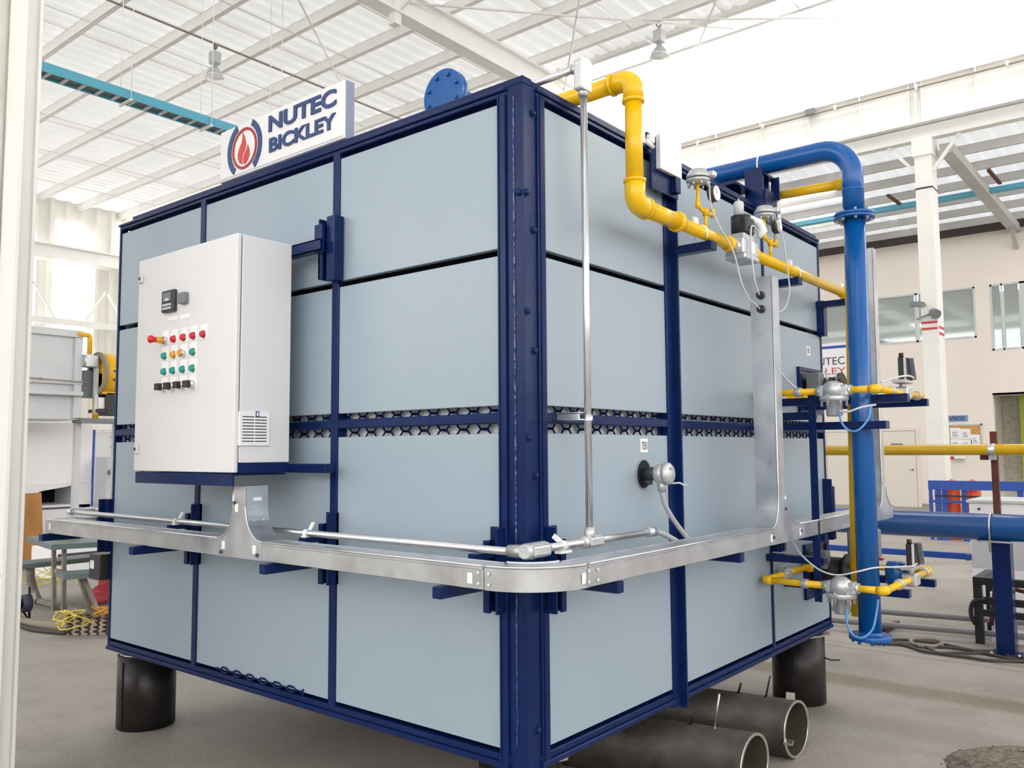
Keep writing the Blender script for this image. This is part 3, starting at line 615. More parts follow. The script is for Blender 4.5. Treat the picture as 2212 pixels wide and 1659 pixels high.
ring(0.098, 0.112, 0, 360, 'logo_ring', signdred_m, 48)
ring(0.124, 0.158, 118, 232, 'logo_arc', signblue_m, 24); ring(0.124, 0.158, -52, 62, 'logo_arc', signblue_m, 24)
fl1 = [(-0.020, 0.092), (0.002, 0.060), (0.012, 0.030), (0.010, 0.004), (-0.004, -0.018), (-0.020, -0.036), (-0.025, -0.058), (-0.014, -0.084), (-0.040, -0.074), (-0.058, -0.048), (-0.060, -0.020), (-0.046, 0.008), (-0.026, 0.034), (-0.016, 0.060)]
fl2 = [(0.030, 0.014), (0.044, -0.014), (0.046, -0.044), (0.032, -0.070), (0.004, -0.088), (-0.008, -0.074), (-0.012, -0.056), (-0.002, -0.036), (0.014, -0.018), (0.026, -0.002)]
for fl in (fl1, fl2): MB().prism(fl, lc-Vector((0, 0.004, 0)), (1, 0, 0), (0, 0, 1), 0.004).build('logo_flame', signred_m, sg)

# ------------------------------------------------------------------ cable trunking ring
tk = thing('cable_trunking', 'galvanised cable trunking running round the kiln at waist height', 'trunking', (0.2, -0.2, 1.13))
Z0, Z1 = 1.133, 1.213
def trunk(a, b, axis):
    m = MB(); c = MB()
    if axis == 'x':
        m.box((a, -0.33, Z0), (b, -0.21, Z1-0.012), 0.002); m.box((a, -0.331, Z1-0.012), (b, -0.323, Z1)).box((a, -0.217, Z1-0.012), (b, -0.209, Z1))
        c.box((a+0.003, -0.318, Z1-0.014), (b-0.003, -0.222, Z1-0.003), 0.003); c.tube([(a+0.003, -0.331, Z1), (b-0.003, -0.331, Z1)], 0.0045, n=8)
    else:
        m.box((0.21, a, Z0), (0.33, b, Z1-0.012), 0.002); m.box((0.323, a, Z1-0.012), (0.331, b, Z1)).box((0.209, a, Z1-0.012), (0.217, b, Z1))
        c.box((0.222, a+0.003, Z1-0.014), (0.318, b-0.003, Z1-0.003), 0.003); c.tube([(0.331, a+0.003, Z1), (0.331, b-0.003, Z1)], 0.0045, n=8)
    m.build('trunking_length', galv_m, tk); c.build('trunking_cover', galv_m, tk)
trunk(-3.36, -1.536, 'x'); trunk(-1.194, 0.075, 'x'); trunk(-0.075, 1.520, 'y'); trunk(1.875, 3.28, 'y')
n = 26; cx, cy = 0.08, -0.08
A = [(cx+0.25*math.sin(math.pi/2*i/n), cy-0.25*math.cos(math.pi/2*i/n)) for i in range(n+1)]
B_ = [(cx+0.13*math.sin(math.pi/2*i/n), cy-0.13*math.cos(math.pi/2*i/n)) for i in range(n+1)]
m = MB(); c = MB()
for i in range(n):
    q = [A[i], A[i+1], B_[i+1], B_[i]]
    m.prism(q, (0, 0, Z1-0.004), (1, 0, 0), (0, 1, 0), Z1-0.004-Z0)
c.tube([(x, y, Z1) for x, y in A], 0.0055, n=8); c.tube([(x, y, Z1) for x, y in B_], 0.005, n=8); c.tube([(cx+(x-cx)*0.94, cy+(y-cy)*0.94, Z1-0.003) for x, y in A], 0.004, n=6)
for f in m.bm.faces: f.smooth = False
m.build('corner_bend', galv_m, tk); c.build('corner_lip', galv_m, tk)
MB().prism([(-3.36, -0.33), (-3.40, -0.325), (-3.425, -0.305), (-3.433, -0.27), (-3.433, -0.15), (-3.31, -0.15), (-3.31, -0.21), (-3.36, -0.21)], (0, 0, Z1), (1, 0, 0), (0, 1, 0), Z1-Z0).build('corner_bend', galv_m, tk)
MB().box((-3.433, -0.15, Z0), (-3.31, 1.2, Z1), 0.002).build('trunking_length', galv_m, tk)
# tees
def arc(cx, cy, r, a0, a1, n=8): return [(cx+r*math.cos(math.radians(a0+(a1-a0)*i/n)), cy+r*math.sin(math.radians(a0+(a1-a0)*i/n))) for i in range(n+1)]
def tee(b0, n0, n1, b1, zt, o, ux, nrm, ztop):
    w0, w1 = n0-b0, b1-n1; h = 0.155
    P = [(b0, Z0), (b1, Z0), (b1, Z1)]
    P += [(b1-w1*(1-math.cos(t*math.pi/2/10)) - 0, Z1+0) for t in ()]
    P += [(n1+w1*(1-math.sin(math.pi/2*i/10)), Z1+h*(1-math.cos(math.pi/2*i/10))) for i in range(1, 11)]
    P += [(n1, zt), (n0, zt)]
    P += [(n0-w0*(1-math.sin(math.pi/2*i/10)), Z1+h*(1-math.cos(math.pi/2*i/10))) for i in range(10, 0, -1)]
    P += [(b0, Z1)]
    nrm = Vector(nrm)
    MB().prism(P, o, ux, (0, 0, 1), 0.004).build('tee_plate', galv_m, tk)
    MB().prism(P, Vector(o)-nrm*0.005, ux, (0, 0, 1), 0.112).build('tee_body', galv_m, tk)
    for poly in ((P[2:13]), (P[14:])):
        MB().tube([Vector(o)+Vector(ux)*p[0]+Vector((0, 0, 1))*p[1] for p in poly if True], 0.0042, n=6).build('tee_lip', galv_m, tk)
tee(-1.536, -1.416, -1.322, -1.194, 1.452, (0, -0.331, 0), (1, 0, 0), (0, -1, 0), 1.4)
tee(1.520, 1.612, 1.700, 1.875, 2.482, (0.331, 0, 0), (0, 1, 0), (1, 0, 0), 2.4)
tee(3.28, 3.37, 3.45, 3.60, 2.95, (0.331, 0, 0), (0, 1, 0), (1, 0, 0), 2.4)
# splice plates, rivets, stickers
rv = MB().lathe([(0, 0.005), (0.005, 0.004), (0.007, 0)], (0.0, -0.332, 1.155), (0, -1, 0), 8).build('rivet', keys_m, tk)
first = True
for x in (0.055, 0.10):
    for z in (1.152, 1.188):
        if x == 0.055 and z == 1.152: rv.location = Vector((x, 0, z-1.155))+rv.location*0; continue
        dup(rv, (x-0.055, 0.0 if x < 0.09 else 0.001, z-1.152))
rv2 = MB().lathe([(0, 0.005), (0.005, 0.004), (0.007, 0)], (0.332, -0.02, 1.152), (1, 0, 0), 8).build('rivet', keys_m, tk)
for y, z in ((-0.02, 1.188), (-0.075, 1.152), (-0.075, 1.188)): dup(rv2, (0, y+0.02, z-1.152))
for a in ((0.005, -0.3325, 1.150), (-1.26, -0.333, 1.160), (-1.50, -0.333, 1.165), (-3.33, -0.3325, 1.155), (-1.40, -0.333, 1.335)):
    bx('sticker', a, (a[0]+0.022, a[1]+0.002, a[2]+0.036), label_m, tk)
for a in ((0.331, -0.115, 1.150), (0.331, 1.50, 1.150), (0.331, 1.88, 1.152)): bx('sticker', a, (a[0]+0.002, a[1]+0.020, a[2]+0.036), label_m, tk)
for a in ((-1.225, 1.155), (-1.507, 1.150), (-1.405, 1.375)):
    MB().cyl((a[0], -0.336, a[1]), (a[0], -0.330, a[1]), 0.009, n=10).build('screw', ink_m, tk)
for y, z in ((1.90, 1.175), (1.535, 1.17), (1.70, 1.30)): MB().cyl((0.330, y, z), (0.337, y, z), 0.008, n=10).build('screw', ink_m, tk)
for z in (1.300, 1.270): # side rivets on the tee flank
    for y in (-0.30, -0.25): MB().sphere((-1.2985, y, z), 0.004, 6).build('rivet', keys_m, tk)
bx('sticker', (-1.321, -0.29, 1.385), (-1.319, -0.25, 1.40), label_m, tk); bx('sticker', (-1.316, -0.29, 1.24), (-1.312, -0.255, 1.258), label_m, tk)
for z in (2.385, 2.314):
    g = MB().cyl((0.272, 1.612, z), (0.272, 1.590, z), 0.022, 0.018, n=14).build('cable_gland', black_m, tk)

# ------------------------------------------------------------------ conduit run
cd = thing('conduit_run', 'thin zinc conduit with cast fittings above the trunking', 'conduit', (0.1, -0.1, 1.24))
MB().cyl((-3.50, -0.135, 1.240), (0.06, -0.135, 1.240), 0.0145, n=14).build('conduit_pipe', conduit_m, cd)
MB().tube([(-3.47, -0.135, 1.240), (-3.54, -0.135, 1.240), (-3.54, 0.02, 1.240)], 0.021, n=12, bend=0.05).build('elbow_fitting', alu_m, cd)
MB().cyl((-3.54, 0.0, 1.24), (-3.54, 1.0, 1.24), 0.0145, n=10).build('conduit_pipe', conduit_m, cd)
def lb_body(p, q, r, name='conduit_body'):   # cast elbow body with an oval cover on its outer side
    p, q = Vector(p), Vector(q); m = MB(); m.tube([p, p+(q-p)*0.12, q-(q-p)*0.15, q], [r*0.85, r, r, r*0.75], n=16); return m
m = lb_body((0.135, -0.185, 1.250), (0.135, -0.045, 1.250), 0.029); m.cyl((0.03, -0.135, 1.242), (0.135, -0.135, 1.245), 0.022, 0.026, n=14)
b1 = m.build('conduit_body', alu_m, cd)
MB().box((0.158, -0.165, 1.230), (0.170, -0.065, 1.270), 0.008, 2).build('body_cover', alu_m, b1)
MB().cyl((0.125, -0.05, 1.250), (0.125, 0.71, 1.250), 0.0145, n=14).build('conduit_pipe', conduit_m, cd)
m = lb_body((0.125, 0.185, 1.250), (0.125, 0.315, 1.250), 0.026); m.cyl((0.125, 0.238, 1.25), (0.125, 0.238, 1.305), 0.021, n=14)
b2 = m.build('conduit_body', alu_m, cd); MB().box((0.147, 0.205, 1.232), (0.157, 0.300, 1.268), 0.007, 2).build('body_cover', alu_m, b2)
MB().cyl((0.125, 0.238, 1.27), (0.125, 0.238, 3.055), 0.0145, n=14).build('conduit_pipe', conduit_m, cd)
m = MB().box((0.098, 0.206, 3.045), (0.140, 0.262, 3.170), 0.008, 2); m.cyl((0.125, 0.236, 3.02), (0.125, 0.236, 3.05), 0.020, n=14).cyl((0.075, 0.236, 3.145), (0.1, 0.236, 3.145), 0.019, n=14)
b3 = m.build('conduit_body', alu_m, cd); MB().box((0.138, 0.203, 3.040), (0.150, 0.265, 3.175), 0.010, 2).build('body_cover', white_m, b3)
MB().cyl((-1.2, 0.236, 3.145), (0.09, 0.236, 3.145), 0.0145, n=14).build('conduit_pipe', conduit_m, cd)
MB().cyl((0.125, 0.675, 1.25), (0.125, 0.735, 1.25), 0.022, n=14).build('coupling', conduit_m, cd)
MB().tube([(0.125, 0.73, 1.25), (0.135, 0.80, 1.235), (0.17, 0.88, 1.19), (0.20, 0.93, 1.15)], 0.012, n=10, bend=0.03).build('flexible_conduit', flex_m, cd)
for x in (-2.25, -1.14):
    MB().lathe([(0.017, 0), (0.017, 0.022), (0.0145, 0.022), (0.0145, 0.0), (0.017, 0)], (x-0.011, -0.135, 1.240), (1, 0, 0), 14).obox((x, -0.12, 1.252), (x, -0.10, 1.285), 0.022, 0.004, (0, 1, 0)).box((x-0.014, -0.155, 1.222), (x+0.014, -0.12, 1.23)).build('pipe_clip', white_m, cd)
MB().lathe([(0.018, 0), (0.018, 0.024), (0.0145, 0.024), (0.0145, 0.0), (0.018, 0)], (0.125, 0.05, 1.25), (0, 1, 0), 14).box((0.11, 0.03, 1.222), (0.14, 0.10, 1.232)).obox((0.12, 0.06, 1.26), (0.09, 0.05, 1.285), 0.02, 0.004, (0, 1, 0)).build('pipe_clip', white_m, cd)
MB().lathe([(0.020, 0), (0.020, 0.022), (0.0145, 0.022), (0.0145, 0.0), (0.020, 0)], (0.125, 0.238, 1.716), (0, 0, 1), 14).box((0.02, 0.18, 1.722), (0.12, 0.19, 1.742)).box((0.02, 0.18, 1.718), (0.12, 0.27, 1.722)).box((0.02, 0.18, 1.745), (0.12, 0.27, 1.749)).build('pipe_clip', conduit_m, cd)

# thermocouple in its port
th = thing('thermocouple', 'cast grey thermocouple head with a dangling chain in the round port', 'sensor', (0.0, 0.867, 1.49))
MB().cyl((0.0, 0.867, 1.49), (0.075, 0.867, 1.495), 0.030, n=16).cyl((0.0, 0.86, 1.455), (0.045, 0.86, 1.455), 0.012, n=10).build('well', gauge_m, th)
MB().lathe([(0, 0), (0.036, 0.0), (0.044, 0.012), (0.046, 0.05), (0, 0.05)], (0.065, 0.867, 1.490), (1, 0, 0.08), 22).cyl((0.095, 0.867, 1.46), (0.092, 0.867, 1.415), 0.022, 0.018, n=14).build('head', alu_m, th)
MB().lathe([(0, 0.0), (0.050, 0.0), (0.050, 0.016), (0.040, 0.026), (0, 0.030)], (0.115, 0.867, 1.494), (1, 0, 0.08), 22).box((0.135, 0.855, 1.515), (0.150, 0.880, 1.523)).build('cap', alu_m, th)
MB().tube([(0.125, 0.885, 1.45), (0.15, 0.93, 1.452), (0.155, 0.96, 1.440), (0.155, 1.0, 1.440)], 0.004, n=6).build('chain', keys_m, th)
MB().tube([(0.092, 0.867, 1.42), (0.10, 0.875, 1.36), (0.115, 0.91, 1.30), (0.13, 0.965, 1.24), (0.15, 1.00, 1.195), (0.17, 1.00, 1.15), (0.19, 0.985, 1.125)], 0.0115, n=10, bend=0.03).build('flexible_conduit', flex_m, th)

# small isolator box on the top rim
ib = thing('isolator_box', 'small white box on a navy plate at the top rim beside the yellow pipe', 'box', (0.06, 0.98, 2.93))
MB().box((0.050, 0.950, 2.925), (0.072, 1.150, 3.095), 0.004, 2).build('box_body', white_m, ib)
MB().box((0.071, 0.945, 2.920), (0.080, 1.155, 3.100), 0.004, 2).build('box_lid', white_m, ib)
MB().box((0.05, 1.10, 2.845), (0.075, 1.15, 2.922), 0.003).build('cable_clamp', navy_m, ib)
MB().box((0.050, 0.862, 3.03), (0.075, 0.905, 3.065), 0.004).build('cable_gland', white_m, ib); MB().cyl((0.062, 0.905, 3.015), (0.062, 0.84, 3.028), 0.011, n=10).build('cable_gland', white_m, ib)

# blanked flange standing on the roof of the kiln
fb = thing('blank_flange', 'round blue blank flange with bolts on a stub above the kiln', 'flange', (-0.89, 0.5, 3.03))
MB().lathe([(0, 0), (0.132, 0), (0.132, 0.020), (0, 0.020)], (-0.893, 0.48, 3.395), (0, 1, 0), 40).build('cover_plate', blue_m, fb)
MB().lathe([(0.07, 0.0), (0.132, 0.0), (0.132, 0.022), (0.07, 0.022)], (-0.893, 0.503, 3.395), (0, 1, 0), 40).build('flange_ring', blue_m, fb)
MB().tube([(-0.893, 0.51, 3.395), (-0.893, 0.78, 3.395), (-0.893, 0.78, 3.03)], 0.07, n=22, bend=0.14, k=8).build('stub_pipe', blue_m, fb)
b0 = None
for k in range(8):
    a = math.pi/8+k*math.pi/4; p = Vector((-0.893+0.102*math.cos(a), 0.48, 3.395+0.102*math.sin(a)))
    if b0 is None: b0 = MB().cyl(p, p+Vector((0, -0.012, 0)), 0.011, n=6).build('bolt', blue_m, fb); q0 = p
    else: dup(b0, p-q0)

# ------------------------------------------------------------------ gas main
gm = thing('gas_main', 'thick yellow gas pipe coming over the rim and along the right side', 'pipe', (0.2, 0.5, 2.63))
GX, GZ, GY = 0.20, 2.625, 0.50
R1, R2 = 0.037, 0.029
MB().cyl((-1.4, GY, 3.165), (GX-0.09, GY, 3.165), R1, n=22).build('pipe_length', yellow_m, gm)
MB().cyl((GX, GY, GZ+0.09), (GX, GY, 3.165-0.09), R1, n=22).build('pipe_length', yellow_m, gm)
MB().tube([(GX-0.10, GY, 3.165), (GX, GY, 3.165), (GX, GY, 3.065)], R1+0.007, n=22, bend=0.075, k=8).build('elbow', yellow_m, gm)
MB().tube([(GX, GY, GZ+0.10), (GX, GY, GZ), (GX, GY+0.10, GZ)], R1+0.007, n=22, bend=0.075, k=8).build('elbow', yellow_m, gm)
for o_, ax in (((GX-0.10, GY, 3.165), (1, 0, 0)), ((GX, GY, 3.067), (0, 0, 1)), ((GX, GY, GZ+0.098), (0, 0, 1)), ((GX, GY+0.085, GZ), (0, 1, 0))):
    MB().lathe([(R1, 0.0), (R1+0.011, 0.003), (R1+0.011, 0.015), (R1, 0.018)], Vector(o_)-Vector(ax)*0.009, ax, 22).build('collar', yellow_m, gm)
MB().cyl((GX, GY+0.09, GZ), (GX, 0.86, GZ), R1, n=22).build('pipe_length', yellow_m, gm)
MB().lathe([(R1, 0), (R1+0.010, 0.003), (R1+0.010, 0.022), (R1, 0.03), (R2+0.003, 0.06), (R2, 0.065)], (GX, 0.85, GZ), (0, 1, 0), 22).build('reducer', yellow_m, gm)
MB().cyl((GX, 0.9, GZ), (GX, 1.44, GZ), R2, n=22).build('pipe_length', yellow_m, gm)
MB().cyl((GX, 1.68, GZ), (GX, 3.17, GZ), R2, n=22).build('pipe_length', yellow_m, gm)
MB().lathe([(0, 0), (R2+0.008, 0), (R2+0.008, 0.04), (R2, 0.045)], (GX, 3.13, GZ), (0, 1, 0), 22).build('end_cap', yellow_m, gm)
for y in (1.40, 1.70): MB().lathe([(R2, 0), (R2+0.010, 0.004), (R2+0.010, 0.03), (R2, 0.034)], (GX, y-0.017, GZ), (0, 1, 0), 22).build('collar', yellow_m, gm)
for y in (1.16, 1.10, 2.29, 3.20):
    if y == 1.16: continue
    MB().tube([(GX-0.031, y, GZ-0.03), (GX-0.031, y, GZ)]+[(GX-0.031*math.cos(math.pi*i/10), y, GZ+0.031*math.sin(math.pi*i/10)) for i in range(1, 10)]+[(GX+0.031, y, GZ), (GX+0.031, y, GZ-0.03)], 0.005, n=8).box((GX-0.033, y-0.02, GZ+0.026), (GX-0.02, y+0.02, GZ+0.075)).build('pipe_clamp', white_m, gm)
# shutoff valve with black actuator
vv = thing('shutoff_valve', 'grey shutoff valve with tall black actuator on the yellow gas main', 'valve', (GX, 1.56, 2.56))
MB().box((GX-0.050, 1.465, 2.585), (GX+0.050, 1.655, 2.665), 0.008, 2).box((GX-0.055, 1.47, 2.560), (GX+0.055, 1.65, 2.590), 0.006).cyl((GX, 1.43, GZ), (GX, 1.70, GZ), 0.038, n=6).build('valve_body', alu_m, vv)
MB().box((GX-0.045, 1.50, 2.665), (GX+0.04, 1.63, 2.70), 0.004).build('mounting_block', alu_m, vv)
MB().cyl((GX-0.005, 1.565, 2.695), (GX-0.005, 1.565, 2.800), 0.050, n=24).box((GX, 1.515, 2.70), (GX+0.05, 1.615, 2.79), 0.01).build('actuator', black_m, vv)
MB().lathe([(0, 0.075), (0.018, 0.075), (0.026, 0.068), (0.026, 0), (0, 0)], (GX-0.005, 1.545, 2.80), (0, 0, 1), 18).cyl((GX-0.005, 1.545, 2.875), (GX-0.005, 1.545, 2.89), 0.004, n=6).build('actuator_top', keys_m, vv)
MB().tube([(GX+0.02, 1.62, 2.80), (GX+0.055, 1.66, 2.775), (GX+0.065, 1.68, 2.735), (GX+0.05, 1.66, 2.70)], [0.016, 0.024, 0.024, 0.014], n=12).build('cable_plug', white_m, vv)
bx('type_plate', (GX+0.0505, 1.545, 2.60), (GX+0.053, 1.60, 2.66), label_m, vv)
def pressure_group(y, label, lab2):
    t = thing('pressure_switch', label, 'gauge', (GX, y, GZ+R2), 'pressure switches on the gas main')
    m = MB(); m.cyl((GX, y, GZ+0.02), (GX, y, 2.735), 0.0085, n=10)
    m.tube([(GX, y, 2.73), (GX, y-0.05, 2.735), (GX, y-0.075, 2.76), (GX, y-0.075, 2.86)], 0.0085, n=10, bend=0.025).tube([(GX, y, 2.73), (GX, y+0.075, 2.735), (GX, y+0.075, 2.76)], 0.0085, n=10, bend=0.02)
    m.cyl((GX, y, 2.715), (GX, y, 2.75), 0.014, n=6).cyl((GX, y+0.075, 2.722), (GX, y+0.075, 2.765), 0.013, n=6).cyl((GX, y-0.078, 2.735), (GX, y-0.078, 2.77), 0.012, n=10)
    m.build('riser', yellow_m, t)
    MB().cyl((GX, y+0.075, 2.765), (GX, y+0.075, 2.80), 0.008, n=8).cyl((GX, y+0.075, 2.78), (GX, y+0.075, 2.79), 0.011, n=6).build('siphon', alu_m, t)
    g = MB().lathe([(0, 0), (0.036, 0), (0.040, 0.006), (0.040, 0.034), (0, 0.034)], (GX-0.01, y+0.075, 2.838), (1, 0, 0), 26).build('gauge_case', gauge_m, t)
    MB().lathe([(0, 0.0), (0.036, 0.0), (0.036, 0.003), (0, 0.003)], (GX+0.024, y+0.075, 2.838), (1, 0, 0), 26).build('dial', label_m, g)
    MB().obox((GX+0.0275, y+0.075, 2.838), (GX+0.0275, y+0.06, 2.86), 0.004, 0.001, (1, 0, 0)).build('needle', ink_m, g)
    s = MB().lathe([(0, 0), (0.030, 0.0), (0.055, 0.010), (0.055, 0.022), (0, 0.022)], (GX, y-0.070, 2.852), (0, 0, 1), 22).build('diaphragm_lower', alu_m, t)
    MB().lathe([(0, 0), (0.056, 0.0), (0.056, 0.010), (0.052, 0.018), (0.040, 0.040), (0.02, 0.046), (0, 0.046)], (GX, y-0.070, 2.878), (0, 0, 1), 22).build('diaphragm_cap', alu_m, t)
    for k in range(8):
        a = k*math.pi/4; MB().cyl((GX+0.047*math.cos(a), y-0.07+0.047*math.sin(a), 2.842), (GX+0.047*math.cos(a), y-0.07+0.047*math.sin(a), 2.856), 0.006, n=6).build('screw', alu_m, t)
    MB().box((GX+0.035, y-0.06, 2.88), (GX+0.075, y-0.02, 2.91), 0.006).build('plug_socket', alu_m, t)
pressure_group(1.153, 'grey pressure switch and dial gauge on the gas main, nearer the thick yellow elbow', '')
pressure_group(1.937, 'grey pressure switch and dial gauge on the gas main, farther along near the blue pipe', '')
def cable(pts, r, m, label, cat='cable', bend=0.0, group=None, name='cable'):
    P = [Vector(p) for p in pts]; Q = []
    for i in range(len(P)-1):                                     # Catmull-Rom
        a, b, c_, d = P[max(i-1, 0)], P[i], P[i+1], P[min(i+2, len(P)-1)]
        for k in range(6):
            t = k/6; Q.append(0.5*((2*b)+(c_-a)*t+(2*a-5*b+4*c_-d)*t*t+(3*b-a-3*c_+d)*t**3))
    Q.append(P[-1])
    o = MB().tube(Q, r, n=7).build(name, m); return tag(o, label, cat, group)
cable([(0.25, 1.10, 2.86), (0.235, 1.13, 2.80), (0.235, 1.15, 2.74), (0.24, 1.20, 2.68), (0.26, 1.32, 2.56), (0.27, 1.38, 2.42), (0.27, 1.46, 2.35), (0.272, 1.52, 2.335), (0.272, 1.56, 2.325), (0.272, 1.592, 2.314)], 0.0042, wcable_m, 'thin white cable from the nearer pressure switch to the lower trunking gland')
cable([(0.25, 1.655, 2.71), (0.255, 1.64, 2.73), (0.258, 1.56, 2.74), (0.262, 1.53, 2.68), (0.27, 1.52, 2.55), (0.272, 1.54, 2.45), (0.272, 1.592, 2.385)], 0.0045, wcable_m, 'thin white cable from the black actuator to the upper trunking gland')
cable([(0.25, 1.885, 2.87), (0.245, 1.92, 2.84), (0.25, 1.99, 2.76), (0.252, 2.02, 2.66), (0.255, 2.04, 2.56), (0.25, 2.06, 2.46), (0.23, 2.0, 2.36), (0.21, 1.75, 2.32), (0.22, 1.712, 2.31)], 0.0045, wcable_m, 'thin white cable from the farther pressure switch behind the trunking riser')

# ------------------------------------------------------------------ blue air pipe
ap = thing('air_pipe', 'bright blue air pipe arching over the rim and dropping as a standpipe', 'pipe', (0.535, 2.32, 0.55))
AX, AY, AZ = 0.532, 2.33, 3.315
MB().tube([(-1.6, AY, AZ), (AX, AY, AZ), (AX, AY, 2.93)], 0.058, n=28, bend=0.17, k=10).build('upper_bend', blue_m, ap)
MB().cyl((AX, AY, 0.60), (AX, AY, 2.90), 0.058, n=28).build('standpipe', blue_m, ap)
MB().lathe([(0.058, 0), (0.0605, 0.003), (0.0605, 0.008), (0.058, 0.011)], (AX, AY, 3.05), (0, 0, 1), 28).build('weld_ring', blue_m, ap)
for z0 in (2.885, 2.903): MB().lathe([(0.058, 0), (0.108, 0), (0.110, 0.002), (0.110, 0.014), (0.108, 0.016), (0.058, 0.016)], (AX, AY, z0), (0, 0, 1), 36).build('flange', blue_m, ap)
b0 = None
for k in range(8):
    a = math.pi/8+k*math.pi/4; p = Vector((AX+0.088*math.cos(a), AY+0.088*math.sin(a), 2.872))
    if b0 is None: b0 = MB().cyl(p, p+Vector((0, 0, 0.062)), 0.008, n=6).build('flange_bolt', chrome_m, ap); q0 = p
    else: dup(b0, p-q0)
MB().lathe([(0, 0), (0.108, 0), (0.110, 0.002), (0.110, 0.024), (0.108, 0.026), (0.061, 0.026), (0.058, 0.040)], (AX, AY, 0.572), (0, 0, 1), 36).build('bottom_flange', blue_m, ap)
b0 = None
for k in range(8):
    a = math.pi/8+k*math.pi/4; p = Vector((AX+0.088*math.cos(a), AY+0.088*math.sin(a), 0.555))
    if b0 is None: b0 = MB().cyl(p, p+Vector((0, 0, 0.018)), 0.009, n=6).build('flange_bolt', blue_m, ap); q0 = p
    else: dup(b0, p-q0)
MB().tube([(0.0, AY-0.062, AZ-0.10)]+[(0.0, AY-0.062*math.cos(math.pi*i/12), AZ+0.062*math.sin(math.pi*i/12)) for i in range(0, 13)]+[(0.0, AY+0.062, AZ-0.10)], 0.005, n=8).build('pipe_clamp', white_m, ap)
# yellow riser behind the blue pipe
gr_ = thing('gas_riser', 'thinner yellow gas pipe behind the blue standpipe', 'pipe', (0.44, 2.5, 0.66))
MB().cyl((0.03, 2.47, 3.155), (0.46, 2.47, 3.145), 0.028, n=18).build('pipe_length', yellow_m, gr_)
MB().tube([(0.42, 2.47, 3.146), (0.462, 2.47, 3.145), (0.462, 2.47, 3.09)], 0.035, n=18, bend=0.035).build('elbow', yellow_m, gr_)
MB().lathe([(0.028, 0), (0.036, 0.002), (0.036, 0.03), (0.028, 0.032)], (0.40, 2.47, 3.147), (1, 0, 0), 18).build('collar', yellow_m, gr_)
MB().cyl((0.460, 2.47, 3.10), (0.418, 2.47, 0.66), 0.026, n=18).build('pipe_length', yellow_m, gr_)
MB().box((-0.02, 2.42, 3.05), (0.04, 2.52, 3.12), 0.004).cyl((0.02, 2.47, 3.155), (0.05, 2.47, 3.155), 0.04, n=14).box((0.0, 2.40, 3.0), (0.03, 2.55, 3.06)).build('regulator', alu_m, gr_)

